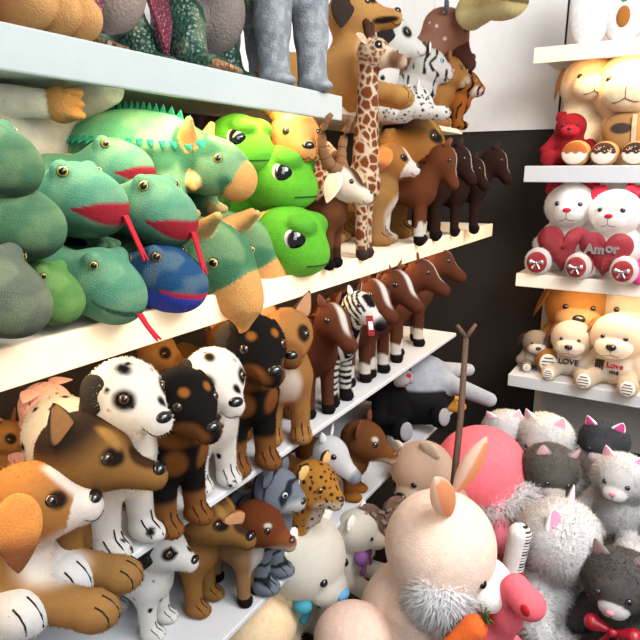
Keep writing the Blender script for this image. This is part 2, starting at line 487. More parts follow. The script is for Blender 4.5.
def quad(name, base, ops=(), lh=.13, bl=.15, br=.058, lr=.024, nk=(.045, .115), nr=(.05, .042), hs=.055, hy=0, hp=8,
         ml=1.3, mr=(.52, .36), md=-.36, ear='drop', earc=None, earin=None, eart=None, early=1., hoof=None, hoofh=.03, sp=.036, tail=True, iris='#3a2412',
         nose='#0e0c0c', noser=.2, eyer=.15, eyew=None, snout=None, h=.0042, sit=False, mane=None, cran=(1, .92, .88), hornf=None, stitch=True, fur={'*': (.8, .0042)}, ex=0.,
         material='plush', eyed=(.75, .62, .25), seed=1, droop=0., cheek=0., paw=1.0, lying=False):
    root = empty(name); b = Body()
    cz = lh + br * .55                       # chest centre height
    if lying: cz = br
    hz = cz * (.55 if sit else 1.0)
    b.ell('body', (0, 0, cz), (br * 1.1, br, br * 1.15), k=.03)
    b.ell('body', (-bl, 0, hz), (br * 1.05, br * .98, br * 1.02), k=.03)
    b.cap('body', (0, 0, cz - .004), (-bl, 0, hz), br * .9, br * .85, k=.03)
    ho = np.array([nk[0], 0, cz + nk[1]])
    b.cap('neck', (br * .25, 0, cz + br * .3), tuple(ho - (.012, 0, .01)), nr[0], nr[1], k=.03)
    Hr = rot(hy, hp); b.frame(ho, Hr); a = hs
    b.ell('head', (0, 0, 0), tuple(np.array(cran) * a), k=.02)
    if cheek:
        for s in (1, -1): b.ell('head', (.1 * a, s * .6 * a, -.35 * a), (.55 * a, .4 * a, .4 * a), k=.02)
    b.cap('muzzle', (.35 * a, 0, -.2 * a), (ml * a, 0, md * a), mr[0] * a, mr[1] * a, k=.03)
    if snout: b.ell('muzzle', tuple(np.array(snout[0]) * a), tuple(np.array(snout[1]) * a), k=.015)
    b.frame()
    legs = []
    for i, (x, s) in enumerate(((0, 1), (0, -1), (-bl, 1), (-bl, -1))):
        top = (x + .01 if x == 0 else x, s * sp * .9, cz - .01)
        l = 'leg%d_' % i
        if lying:
            f = (.15 if x == 0 else x + .09, s * sp * (1.15 if x == 0 else 1.7), lr)
            b.cap(l, (x, s * sp, cz * .8), f, lr * 1.25, lr, k=.02)
            b.ell(l, (f[0] + .012, f[1], lr), (lr * 1.25, lr * 1.1, lr), k=.012)
        elif sit and x < 0:
            b.ell(l, (x + .045, s * sp * 1.45, .045), (.055, .03, .045), k=.02)
            b.ell(l, (x + .085, s * sp * 1.5, .017), (.04, .022, .017), k=.015); f = (x + .09, s * sp * 1.5, .017)
        else:
            f = (x + (.012 if x == 0 else -.004), s * sp, lr * .8)
            b.cap(l, top, f, lr * 1.22, lr * .92, k=.022)
            if hoof: b.cap(l, (f[0] + .002, f[1], hoofh * .7), (f[0] + .006, f[1], lr * .75), lr * .95, lr * 1.12, k=.006)
            else: b.ell(l, (f[0] + .016, f[1], lr * .72 * paw), (lr * 1.5 * paw, lr * 1.12 * paw, lr * .78 * paw), k=.014)
        legs.append((l, f))
    if tail: b.cap('tail', (-bl - br * .8, 0, hz + br * .4), (-bl - br * 1.9, 0, hz - br * (1.3 if hoof else .2)), .012, .011, k=.01)
    if hornf: hornf(b, Hr, ho, a)
    bs = dict(base); bs.setdefault('*', bs.get('body'))
    op = list(ops)
    if hoof: op.append((lambda P, H, L: (1 - ss(hoofh - .003, hoofh + .001, P[:, 2])) * np.char.startswith(L, 'leg'), hoof))
    parts = build(b, root, bs, op, names={'neck': 'neck', 'muzzle': 'muzzle'}, h=h, head=(Hr, ho), material=material, seed=seed, fur=fur)
    b.frame(ho, Hr)
    hd = parts['head']
    for s in (1, -1): eye_at(b, root, (0, 0, 0), (eyed[0], s * eyed[1], eyed[2]), eyer * a, iris, eyew)
    if nose:
        p, d = b.surf((ml * a * .6, 0, md * a * .6), (1, 0, md / ml * .35 + .18))
        ball('nose', p - d * .1 * a, np.array([noser * .8, noser * 1.15, noser * .8]) * a, 'glossy', root, nose, Hr)
        if True:
            q = []
            for s in (1, -1):
                pts = []
                for t in np.linspace(0, 1, 6):
                    pp, dd = b.surf((ml * a * .85, 0, md * a), (1 - .5 * t, s * t * .9, -.35 - .25 * math.sin(t * PI))); pts.append(pp)
                q.append(tube(pts, .0011, 5))
            V, F = merge(q); mesh_obj('mouth_stitching', V, F, 'felt', root, '#241511')
    if ear: ears(ear, Hr, ho, a, root, earc or bs.get('head', bs['*']), earin, 'plush', early, eart, droop, 1., ex)
    if stitch and not hoof:
        b.frame()
        for l, f in legs:
            if l not in parts or ((sit or lying) and f[0] < .05 and l in ('leg2_', 'leg3_')): continue
            q = []
            for dy in (-.5, 0, .5):
                pts = []
                for t in (.15, .5, .85, 1.15):
                    pp, dd = b.surf((f[0] + .004, f[1] + dy * lr, lr * .5), (math.cos(t), dy * .25, math.sin(t))); pts.append(pp)
                q.append(tube(pts, .0014, 5))
            V, F = merge(q); mesh_obj('toe_stitching', V, F, 'felt', parts[l], '#1a120d')
    if mane: mane(b, root, Hr, ho, a, cz)
    META[root.name] = dict(paw=.012, head=tuple(ho))
    return root, b, Hr, ho

def horse_mane(col):
    def f(b, root, Hr, ho, a, cz):
        rng = random.Random(4); q = []
        b.frame()
        for t in np.linspace(0, 1, 26):
            base = np.array([0.0, 0, cz + .05]) * (1 - t) + (ho + Hr @ np.array([-.2 * a, 0, .75 * a])) * t + np.array([-.03 * (1 - t) - .016, 0, .0])
            for s in (1, -1):
                e = base + np.array([rng.uniform(-.02, .0), s * rng.uniform(.006, .02), rng.uniform(-.012, .012)])
                q.append(tube([base + (.01, 0, 0), (base + e) / 2 + (-.006, 0, .006), e], [.008, .007, .002], 6))
        V, F = merge(q); mesh_obj('mane', V, F, 'fluffy', root, col)
    return f

# a soft toy that sits upright: bears, puppies, cats, bunnies
def plush(name, base, ops=(), body=(.078, .088, .105), hr=.088, cran=(1, 1.05, .95), hz=.255, hx=.015, hy=0, hp=0, muz=((.8, 0, -.28), (.5, .58, .42)), muzc=None,
          nose='#1a1416', nosp=(1.22, 0, -.12), noser=(.12, .17, .11), ear='round', earc=None, earin=None, early=1., earm='plush', eyer=.1, eyed=(.85, .42, .12),
          iris=None, arm='down', legy=.065, footr=.044, pad=None, fur=None, h=.0045, bow=None, heart=None, shirt=None, tail=False, seed=1, bodyk=.03, droop=0.,
          legs=True, arms=True, legl=.15, lego=None, mats=None, material='plush', flip=False):
    root = empty(name); b = Body(); cz = body[2] * .98
    b.ell('body', (0, 0, cz), body, k=bodyk)
    if legs:
        for i, s in enumerate((1, -1)):
            l = 'leg%d_' % i
            b.cap(l, (.02, s * legy * .8, .045), (legl, s * legy * 1.25, footr * .95), .04, .034, k=.02)
            b.ell(l, (legl + .012, s * legy * 1.28, footr), (footr * .62, footr * .92, footr), k=.015)
    if arms:
        for i, s in enumerate((1, -1)):
            l = 'arm%d_' % i; sh = (0, s * body[1] * .75, cz + body[2] * .55)
            e = {'down': (.035, s * (body[1] + .03), cz - .02), 'front': (.09, s * .055, cz + .0), 'hold': (.085, s * (body[1] + .0), cz + .01), 'out': (.03, s * (body[1] + .08), cz + .05)}[arm]
            b.cap(l, sh, e, .03, .03, k=.02); b.ell(l, e, (.032, .032, .034), k=.01)
    ho = np.array([hx, 0, hz]); Hr = rot(hy, hp); b.frame(ho, Hr); a = hr
    b.ell('head', (0, 0, 0), tuple(np.array(cran) * a), k=.025)
    if muz: b.ell('muzzle', tuple(np.array(muz[0]) * a), tuple(np.array(muz[1]) * a), k=.008)
    b.frame()
    if tail: b.cap('tail', (-.07, 0, .04), (-.13, .08, .03), .02, .016, k=.01)
    bs = dict(base); bs.setdefault('*', bs.get('body'))
    if muzc: bs['muzzle'] = muzc
    parts = build(b, root, bs, ops, h=h, head=(Hr, ho), material=material, fur=fur, seed=seed, mats=mats)
    b.frame(ho, Hr)
    W = lambda v: Hr @ (np.array(v, float) * a) + ho
    for s in (1, -1): eye_at(b, root, (0, 0, 0), (eyed[0], s * eyed[1], eyed[2]), eyer * a, iris, sink=.35)
    if nose: ball('nose', W(nosp), np.array(noser) * a, 'felt' if nose != '#1a1416' else 'glossy', root, nose, Hr)
    if muz and nose:
        q = []
        for s in (1, -1):
            pts = []
            for t in np.linspace(0, 1, 6):
                pp, dd = b.surf(np.array(muz[0]) * a, (1, s * t * .8, -.35 - .35 * math.sin(t * PI / 2))); pts.append(pp + dd * .001)
            q.append(tube(pts, .0012, 5))
        q.append(tube([b.surf(np.array(muz[0]) * a, (1, 0, v))[0] for v in (.2, -.05, -.35)], .0012, 5))
        V, F = merge(q); mesh_obj('mouth_stitching', V, F, 'felt', root, '#3a2a28')
    if ear: ears(ear, Hr, ho, a, root, earc or bs['*'], earin, earm, early, None, droop, 1.25 if ear == 'drop' else 1.)
    if pad:
        for i, s in enumerate((1, -1)):
            if 'leg%d_' % i in parts:
                c = np.array([legl + .012 + footr * .56, s * legy * 1.28, footr])
                if pad[0] == 'stripes':
                    ball('foot_pad', c, (footr * .14, footr * .66, footr * .72), 'felt', parts['leg%d_' % i], pad[1])
                    q = [boxm(c + (footr * .13, 0, dz * footr), (.002, footr * (1.05 - abs(dz)), .0035)) for dz in (-.42, -.14, .14, .42)]
                    V, F = merge(q); mesh_obj('pad_stripes', V, F, 'felt', parts['leg%d_' % i], '#3b3430', smooth=False)
                else:
                    ball('foot_pad', c, (footr * .2, footr * .7, footr * .76), pad[0], parts['leg%d_' % i], pad[1], n=28, m=18)
                    if len(pad) > 2:
                        o2 = bow_mesh('foot_bow', c + (footr * .22, 0, .0), footr * .5, root, pad[2], 'silver'); o2.parent = parts['leg%d_' % i]
    META[root.name] = dict(paw=.1, head=tuple(ho))
    return root, b, Hr, ho, parts
def bow_mesh(name, c, s, parent, col, m='satin', tails=True, rt=None):
    rt = np.eye(3) if rt is None else rt
    b = Body(); b.frame(c, rt)
    for q in (1, -1):
        b.cap(name, (0, q * .12 * s, 0), (.02 * s, q * .75 * s, .12 * s), .1 * s, .34 * s, k=.1 * s)
        if tails: b.cap(name, (0, q * .1 * s, -.1 * s), (.03 * s, q * .45 * s, -.8 * s), .08 * s, .17 * s, k=.04 * s)
    b.ell(name, (.08 * s, 0, 0), (.16 * s, .18 * s, .18 * s), k=.03 * s)
    V, Q, N = b.mesh(max(s * .06, .0018))
    return mesh_obj(name, V, Q, m, parent, col, N)
def heart_mesh(name, c, s, parent, col, m, th=.35, rt=None, tilt=0):
    """puffed heart in the y-z plane facing +x"""
    n = 48; V = []; F = []
    out = []
    for i in range(n):
        t = 2 * PI * i / n
        out.append((16 * math.sin(t) ** 3 / 16, (13 * math.cos(t) - 5 * math.cos(2 * t) - 2 * math.cos(3 * t) - math.cos(4 * t)) / 16))
    us = [0.02, .25, .5, .7, .85, .95, 1.0]
    for side in (1, -1):
        for u in us:
            for (y, z) in out: V.append((side * th * math.sqrt(max(0, 1 - u * u)) * (1 if side > 0 else .5), y * u, z * u))
    k = len(us)
    for sd in (0, 1):
        o = sd * k * n
        for j in range(k - 1):
            for i in range(n):
                q = (o + j * n + i, o + (j + 1) * n + i, o + (j + 1) * n + (i + 1) % n, o + j * n + (i + 1) % n)
                F.append(q[::-1] if sd == 0 else q)
        F.append(tuple(o + i for i in range(n))[::(1 if sd == 1 else -1)][::-1])
    V = np.array(V) * s
    if rt is not None: V = V @ rt.T
    return mesh_obj(name, V + np.array(c), F, m, parent, col)
def text_mesh(name, s, c, size, parent, col, m='felt', rt=None, ext=.0012, bold=.0):
    cu = bpy.data.curves.new(name, 'FONT'); cu.body = s; cu.size = size; cu.extrude = ext; cu.offset = bold
    cu.align_x = 'CENTER'; cu.align_y = 'CENTER'
    o = bpy.data.objects.new(name, cu); COL.objects.link(o)
    bpy.context.view_layer.update()
    me = bpy.data.meshes.new_from_object(o.evaluated_get(bpy.context.evaluated_depsgraph_get()))
    V = np.array([v.co[:] for v in me.vertices]); F = [tuple(p.vertices) for p in me.polygons]
    bpy.data.objects.remove(o)
    # text plane (x right, y up) -> facing local +x: right = +y, up = +z
    V = np.stack([V[:, 2], V[:, 0], V[:, 1]], 1)
    if rt is not None: V = V @ rt.T
    return mesh_obj(name, V + np.array(c), F, m, parent, col, smooth=False)
def hang_tag(parent, p, d, s=.03, red=False, name='paper_tag'):
    """small printed swing tag, p top corner in toy space, d hanging direction"""
    d = np.array(d, float); d /= np.linalg.norm(d)
    w = np.cross(d, (0, 0, 1)) if abs(d[2]) < .9 else np.cross(d, (1, 0, 0)); w /= np.linalg.norm(w); p = np.array(p, float)
    o = [p - w * s * .3, p + w * s * .3, p + w * s * .3 + d * s, p - w * s * .3 + d * s]
    V, F = sheet(o, .0012)
    t = mesh_obj(name, V, F, 'paper', parent, '#7c1a22' if red else '#dcdcda', smooth=False)
    nn = np.cross(w, d)
    o2 = [p + d * s * .3 - w * s * .18, p + d * s * .3 + w * s * .18, p + d * s * .7 + w * s * .18, p + d * s * .7 - w * s * .18]
    V, F = sheet([q + nn * .0002 for q in o2], .0024, nn)
    mesh_obj('tag_print', V, F, 'paper', t, '#e8dcdc' if red else '#8c2430', smooth=False)
    return t
# ------------------------------------------------------------------ the shop corner
Z0 = CAMZ
XF, XW = -.70, -1.13          # shelf fronts and wall behind, left
YR, YW = 2.50, 2.93           # shelf fronts and wall behind, right
def st(name, lo, hi, m, col='#ffffff', bev=0): return tag(bevbox(name, lo, hi, m, None, bev, col), kind='structure')
mat('floor_tile', .35, 0, .05, 40, .2, 8, col='#8d8a88')
mat('wall_paint', .8, 0, .1, 200, .08, 5, col='#cfc6bf')
mat('dark_wall', .7, 0, .1, 200, .15, 5, col='#2a2523')
mat('upper_wall', .8, 0, .1, 200, .05, 5, col='#ecebe8')
mat('mirror', .06, metal=1., col='#7d8688')
st('floor', (-1.3, -.9, -.05), (2.6, 3.1, 0), 'floor_tile')
st('wall_left', (XW - .06, -.9, 0), (XW, 3.1, 2.9), 'dark_wall')
st('wall_back', (XW, YW, 0), (2.6, YW + .06, 2.9), 'dark_wall')
bk = st('trim_1', (XW, -.6, Z0 - .2), (XW + .008, .95, Z0 + .115), 'mirror')
bk = st('trim_2', (-.52, YW - .012, .3), (1.2, YW, 2.6), 'wall_paint')
st('trim_3', (XW, .5, Z0 + .19), (XW + .008, YW, 2.9), 'upper_wall')
st('trim_4', (XW + .01, YW - .01, Z0 + .19), (-.53, YW, 2.9), 'upper_wall')
def shelf(label, lo, hi, axis, fascia, m, strip=None, group='display shelves along the left wall', fh=None, fm=None):
    r = empty('wall_shelf'); r.location = ((lo[0] + hi[0]) / 2, (lo[1] + hi[1]) / 2, hi[2])
    tag(r, label, 'shelf', group)
    L = np.array(r.location)
    def bb(n, a, b, mm, bev=.003, col='#ffffff'):
        return bevbox(n, np.array(a) - L, np.array(b) - L, mm, r, bev, col)
    bb('board', lo, hi, m)
    if fascia:
        if axis == 'x': bb('front_fascia', (hi[0], lo[1], hi[2] - fascia), (hi[0] + .012, hi[1], hi[2] + .002), fm or m)
        else: bb('front_fascia', (lo[0], lo[1] - .012, hi[2] - fascia), (hi[0], lo[1], hi[2] + .002), fm or m)
    if strip:
        mm = mat('light_strip_' + str(len(MATS)), .5, col='#ffffff', emis=strip, estr=6)
        if axis == 'x': bb('light_strip', (hi[0] - .03, lo[1] + .02, lo[2] - .006), (hi[0] - .014, hi[1] - .02, lo[2]), mm, 0)
        else: bb('light_strip', (lo[0] + .02, lo[1] + .014, lo[2] - .006), (hi[0] - .02, lo[1] + .03, lo[2]), mm, 0)
    return r
Z1, Z2, Z3, Z4 = Z0 + .168, Z0 - .213, Z0 - .602, Z0 - .925
mat('warm_acrylic', .4, 0, .02, 60, .06, 4, spec=.5, col='#f2dfc0', emis='#ffcf90', estr=.28)  # low emission stands in for strip light coming through the front
shelf('top shelf of the left wall with a pale frosted front, above the green toys', (XW, -.5, Z1 - .018), (XF - .012, 1.27, Z1), 'x', .052, 'white_laminate', '#f4ffe8', fm='grey_acrylic')
shelf('short top shelf of the left wall beyond the giraffe, under the spotted cub', (XW, 1.28, Z1 - .018), (XF - .10, 2.45, Z1), 'x', 0, 'cream_laminate')
shelf('cream shelf with glowing front carrying the green toys and brown horses', (XW, -.5, Z2 - .02), (XF - .012, 2.62, Z2), 'x', .052, 'cream_laminate', '#ffc880', fm='warm_acrylic')
shelf('white shelf carrying the dalmatians, black and tan dogs and foals', (XW, -.5, Z3 - .014), (XF, 2.2, Z3), 'x', 0, 'white_laminate')
shelf('lowest white shelf of the left wall carrying the fawn and leopard cub', (XW, -.2, Z4 - .014), (XF, 2.3, Z4), 'x', 0, 'white_laminate')
RG = 'display shelves along the right wall'
XL = -.56
ZD, ZC, ZA, ZB = Z0 + .455, Z0 + .025, Z0 - .40, Z0 - .835
shelf('top shelf of the right wall under the white slippers', (XL, YR + .012, ZD - .018), (.9, YW, ZD), 'y', .055, 'cream_laminate', '#ffb870', RG)
shelf('white right wall shelf above the teddy bears with red hearts', (XL, YR + .012, ZC - .018), (.9, YW, ZC), 'y', .06, 'white_laminate', None, RG)
shelf('right wall shelf that the teddy bears with red hearts sit on', (XL, YR + .012, ZA - .018), (.9, YW, ZA), 'y', .052, 'cream_laminate', '#ffc890', RG)
shelf('lowest right wall shelf with the beige puppies', (XL, YR + .012, ZB - .018), (.9, YW, ZB), 'y', .05, 'white_laminate', None, RG)
# base cabinet the big toys are heaped on
pl = empty('display_platform'); pl.location = (0, 0, 0)
tag(pl, 'low platform in the corner under the heap of big fluffy toys', 'platform')
bevbox('platform_top', (XW + .01, .2, .17), (1.3, YW - .02, .20), 'dark_wall', pl)
bevbox('platform_base', (XW + .03, .25, 0), (1.25, YW - .04, .17), 'dark_wall', pl)

# ------------------------------------------------------------------ light
def area(name, loc, size, energy, col, aim=None, sy=None):
    l = bpy.data.lights.new(name, 'AREA'); l.energy = energy; l.color = col; l.size = size
    if sy: l.shape = 'RECTANGLE'; l.size_y = sy
    o = bpy.data.objects.new(name, l); COL.objects.link(o); o.location = loc
    if aim is not None:
        d = Vector(aim) - Vector(loc); o.rotation_euler = d.to_track_quat('-Z', 'Y').to_euler()
    return o
w = bpy.data.worlds.new('world'); SC.world = w; w.use_nodes = True
w.node_tree.nodes['Background'].inputs[0].default_value = (.86, .93, 1, 1); w.node_tree.nodes['Background'].inputs[1].default_value = .33
area('ceiling_light', (.9, .6, 2.75), 1.4, 42, (1, .97, .94), (-.3, 1.5, .8))
area('aisle_light', (1.6, -.6, 2.2), 1.2, 22, (.93, .97, 1), (-.4, 1.2, .9))
area('heap_fill', (.75, 1.1, 2.5), .8, 30, (1, .97, .94), (-.2, 1.8, .5))  # added fill lamp aimed at the heap to brighten it
def strip(name, x0, x1, y0, y1, z, e, col):
    l = bpy.data.lights.new(name, 'AREA'); l.shape = 'RECTANGLE'; l.energy = e; l.color = col
    l.size = max(x1 - x0, .02); l.size_y = max(y1 - y0, .02)
    o = bpy.data.objects.new(name, l); COL.objects.link(o); o.location = ((x0 + x1) / 2, (y0 + y1) / 2, z); return o
strip('shelf_light', -.78, -.745, -.4, .62, Z1 - .03, 1.7, (.92, 1, .84))
strip('shelf_light', -.78, -.745, .62, 1.26, Z1 - .03, 2.6, (1, .72, .38))
strip('shelf_light', -.86, -.82, 1.3, 2.4, Z1 - .03, 2.0, (1, .72, .40))
strip('shelf_light', -.78, -.745, -.4, 2.5, Z2 - .03, 8, (1, .70, .38))
strip('shelf_light', -.4, .85, YR + .03, YR + .06, ZD - .03, 6, (1, .62, .30))
strip('shelf_light', -.4, .85, YR + .03, YR + .06, ZA - .03, 7, (1, .70, .40))
strip('shelf_light', -.4, .85, YR + .03, YR + .06, ZC - .07, 3.0, (1, .95, .9))  # added fill without a strip of its own, brightens the teddy bears
SC.view_settings.view_transform = 'Standard'; SC.view_settings.look = 'None'; SC.view_settings.gamma = 1
SC.view_settings.use_curve_mapping = False; SC.view_settings.exposure = .25
# ------------------------------------------------------------------ markings
def legs_(L): return np.char.startswith(L, 'leg')
def spots(f, thr=.30, keep=.6, seed=0, where=None):
    def fn(P, H, L):
        f1, f2, i = cells(P, f, seed); m = (1 - ss(thr - .05, thr + .05, f1 / (.6 + .8 * i))) * (i < keep)
        return m * where(P, H, L) if where else m
    return fn
def not_(l):
    return lambda P, H, L: ~np.isin(L, l)
def only(*l):
    return lambda P, H, L: np.isin(L, l)
def hm(a, c, r, soft=.3, labels=('head', 'muzzle', 'neck'), sym=True):
    """a patch on the head, in head radii"""
    def fn(P, H, L):
        Q = H / a
        if sym: Q = np.stack([Q[:, 0], np.abs(Q[:, 1]), Q[:, 2]], 1)
        return blob_mask(Q, c, r, soft) * np.isin(L, labels)
    return fn
def pm(c, r, soft=.3, labels=None):
    def fn(P, H, L):
        Q = np.stack([P[:, 0], np.abs(P[:, 1]), P[:, 2]], 1)
        m = blob_mask(Q, c, r, soft)
        return m * np.isin(L, labels) if labels else m
    return fn
def lowleg(z, soft=.01):
    return lambda P, H, L: (1 - ss(z - soft, z + soft, P[:, 2])) * legs_(L)
def stripes(f, thr, ax=0, seed=0, amp=1.2, where=None):
    def fn(P, H, L):
        w = vnoise(P, 28, seed) * amp
        v = np.where(legs_(L), P[:, 2], P[:, 0]) if ax == 'leg' else P[:, ax]
        m = ss(thr - .15, thr + .15, np.sin(v * f + w * 3))
        return m * where(P, H, L) if where else m
    return fn
def net(f, w=.12, seed=0, where=None):
    def fn(P, H, L):
        f1, f2, i = cells(P, f, seed); m = ss(w - .04, w + .05, f2 - f1)
        return m * where(P, H, L) if where else m
    return fn

# ------------------------------------------------------------------ dogs on the white shelf
a = .071
def make_dalmatian(seed=3, name='plush_dalmatian', hs=.071, **k):
    return quad(name, {'*': '#f2f0ec'}, [(spots(34, .30, .5, seed, not_(['head', 'muzzle'])), BLACK), (spots(40, .24, .28, seed + 1, only('head', 'muzzle')), BLACK),
        (hm(hs, (.72, .60, .22), (.3, .28, .26)), BLACK), (hm(hs, (1.15, .2, .05), (.14, .14, .2), sym=False), BLACK), (hm(hs, (.3, -.3, .9), (.3, .2, .2), sym=False), BLACK), (hm(hs, (.55, .55, .75), (.2, .18, .14), sym=False), BLACK)], hs=hs, ear='drop', earc='#1a1616', lh=.13, early=.95, iris='#5a3a1c', seed=seed, **k)[0]
def make_black_tan():
    return quad('plush_black_and_tan_dog', {'*': '#17120f'}, [(lowleg(.075), '#96602f'), (hm(a, (1.0, .38, -.42), (.75, .35, .3)), '#986030'), (hm(a, (.72, .4, .62), (.2, .17, .14)), '#b8702f'),
        (hm(a, (.1, .3, -.95), (.9, .6, .3)), '#8d5526'), (pm((.055, .03, .17), (.03, .022, .03)), '#9c5d29')], hs=a, ear='drop', earc='#15100d', lh=.145, br=.06, iris='#4a2a14', early=1.0)[0]
def make_tan_dog():
    return quad('plush_tan_dog', {'*': '#b4844c'}, [(pm((.07, 0, .15), (.04, .035, .06)), '#efe6da'), (hm(a, (.75, .5, .3), (.32, .26, .3)), '#2a1c14'), (hm(a, (1.2, 0, -.3), (.55, .4, .5)), '#8d5c31')],
        hs=a * .95, ear='prick', earc='#4a2f1e', earin='#b98a63', lh=.14, br=.058)[0]
def make_shepherd(a=a, **k):
    return quad('plush_shepherd_dog', {'*': '#a67840'}, [(hm(a, (-.35, 0, .55), (.95, 1.1, .8)), '#33251d'), (hm(a, (.85, .5, .25), (.36, .25, .22)), '#231812'), (hm(a, (.55, .30, .5), (.36, .14, .3)), '#c08f4c'),
        (hm(a, (1.3, 0, .05), (.6, .22, .3)), '#4a3020'), (pm((-.1, 0, .22), (.14, .07, .07)), '#3a2a20')],
        hs=a, ear='prick', earc='#33241b', earin='#9a6a3c', lh=.14, ml=1.55, mr=(.5, .3), **k)[0]
def make_beagle(a=a, **k):
    k.setdefault('lying', True); k.setdefault('ml', 1.3)
    return quad('plush_beagle', {'*': '#ae8550', 'head': '#b98246', 'muzzle': '#f4efe8', 'body': '#b98a4c'}, [(hm(a, (.95, 0, .35), (.5, .3, .75)), '#f6f1ea'), (hm(a, (.8, .52, .2), (.24, .2, .2)), '#2a1a12'), (pm((.07, 0, .09), (.06, .05, .07)), '#f1ece4')],
        hs=a, ear='drop', earc='#b9793c', eart='#6a3c20', lh=.13, lr=.028, iris='#3a2010', early=1.15, droop=.2, **k)[0]
GS = 'dogs in a row on the white shelf'
dal = make_dalmatian(hs=.058)
fit(tag(dal, 'white dalmatian with black ears, standing behind the big shepherd dog', 'plush dog', GS), (126, 545), (126, 392), Z3, 5)
dal2 = make_dalmatian(8)
fit(tag(dal2, 'white dalmatian squeezed between the two black and tan dogs', 'plush dog', GS), (216, 484), (212, 375), Z3, 0)
bt = make_black_tan()
fit(tag(bt, 'nearer black and tan dog with paws at the edge of the white shelf', 'plush dog', GS), (186, 522), (180, 397), Z3, 0)
bt2 = tag(dup(bt), 'farther black and tan dog beside the pale tan dog', 'plush dog', GS)
fit(bt2, (256, 465), (250, 343), Z3, 0)
tn = make_tan_dog()
fit(tag(tn, 'pale tan dog with white bib and black nose looking out', 'plush dog', GS), (287, 440), (286, 333), Z3, -20)
sh = make_shepherd(a=.098)
headfit(tag(sh, 'big shepherd dog with dark crown between the lying beagle and the dalmatian', 'plush dog', GS), (84, 452), Z3, 30, x=-.72)
bg = make_beagle(a=.070, hp=-8, hy=16, ex=.3, ml=1.15)
headfit(tag(bg, 'large lying beagle with long orange ears and paws over the shelf edge', 'plush dog', GS), (28, 503), Z3, 24, x=-.73)
wd = quad('plush_white_dog', {'*': '#eceef0'}, [], hs=.05, nk=(-.03, .05), lying=True, lr=.03, ear='drop', earc='#8f7a55')[0]
tag(wd, 'white lying dog cut by the left edge, paws under the beagle', 'plush dog', GS)
P = pt(72, 634, z=Z3 + .03); place(wd, (P - rot(5) @ np.array([.25, -.04, .0])) * (1, 1, 0) + (0, 0, Z3), 5, 1.0)

# ------------------------------------------------------------------ horses and zebra
ah = .056
HB = '#6c3d28'
def make_horse(seed=1, brown=HB, white=True, name='plush_horse', **k):
    ops = [(hm(ah, (.75, 0, .35), (.9, .2, .9), .4), '#f3ede4')]
    if white: ops.append((lambda P, H, L: (1 - ss(.09, .1, P[:, 2] + .05 * vnoise(P, 40, seed))) * legs_(L), '#efe9e0'))
    kw = dict(hs=ah, cran=(.95, .8, .9), ml=1.65, mr=(.56, .42), md=-.7, hp=12, ear='horse', earc=brown, hoof='#1c1513', hoofh=.032, lh=.165, bl=.17, br=.055, lr=.019, nk=(.085, .12), nr=(.05, .036), nose=None, eyed=(.55, .8, .3), eyer=.17,
              iris='#2a1810', mane=horse_mane(lerp(C(brown), C('#2a140c'), .5)))
    kw.update(k)
    return quad(name, {'*': brown}, ops, seed=seed, **kw)[0]
GH = 'brown foals on the white shelf'
h1 = make_horse(1, white=False)
fit(tag(h1, 'brown foal with white blaze standing right of the pale tan dog', 'plush horse', GH), (322, 412), (328, 318), Z3, 5)
hb = make_horse(2)
HL = [('brown foal with white socks just right of the zebra', (362, 380), (366, 293)), ('brown foal with white socks, middle of the row, head raised clear of its neighbours', (381, 371), (388, 283)),
      ('brown foal with shaggy mane, second from the far end of the white shelf', (399, 357), (415, 272)), ('farthest brown foal of the white shelf, at its end', (415, 344), (441, 262))]
for i, (l, pw, hd) in enumerate(HL):
    o = hb if i == 0 else dup(hb)
    fit(tag(o, l, 'plush horse', GH), pw, hd, Z3, 8 + 8 * i)
ze = quad('plush_zebra', {'*': '#eeece6'}, [(stripes(330, .1, 'leg', 2, 1.0, not_(['head', 'muzzle'])), '#17120f'), (lambda P, H, L: ss(-.1, .2, np.sin(H[:, 0] * 300 + H[:, 2] * 330 + vnoise(P, 40) * 3)) * np.isin(L, ['head']), '#17120f'),
     (hm(.047, (1.75, 0, -.75), (.45, .6, .5)), '#1a1514')], hs=.047, cran=(.95, .8, .9), ml=1.65, mr=(.56, .42), md=-.7, ear='horse', earc='#2a2420', earin='#eeece6', hoof='#1c1513', hoofh=.034,
     lh=.16, bl=.17, br=.055, lr=.019, nk=(.08, .12), nr=(.05, .036), nose=None, eyed=(.55, .8, .3), mane=horse_mane('#1a1514'))[0]
fit(tag(ze, 'small striped zebra with black muzzle among the brown foals', 'plush zebra'), (345, 398), (350, 303), Z3, 5, turn=12)

# ------------------------------------------------------------------ lowest white shelf
GL = 'small standing animals on the lowest white shelf'
s4 = make_shepherd(a=.08)
fit(tag(s4, 'small shepherd dog with long black nosed muzzle standing on the lowest shelf', 'plush dog', GL), (193, 612), (212, 522), Z4, 10)
fa_ops = [(hm(.085, (1.2, 0, -.65), (.9, .5, .35)), '#ded2c2'), (hm(.085, (-.2, 0, .3), (1.3, .9, .9)), '#7e3f20'), (pm((.055, 0, .17), (.05, .04, .09)), '#eee8e2'), (hm(.085, (.7, .55, .42), (.2, .15, .1)), '#efe3d4')]
fa = quad('plush_fawn', {'*': '#b68b62', 'head': '#8f4f2a', 'muzzle': '#9c5b33'}, fa_ops, hs=.085, cran=(1, .85, .85), ml=1.35, mr=(.52, .3), md=-.4, ear='side', earc='#7e4526', earin='#b08058', hoof='#1f1815', hoofh=.035, lh=.15, bl=.14, br=.052, lr=.022,
          nk=(.055, .12), nr=(.046, .036), noser=.17, nose='#4a1e14')[0]
fit(tag(fa, 'brown fawn with white chest and black hooves between shepherd and grey cub', 'plush fawn', GL), (250, 597), (258, 522), Z4, 8)
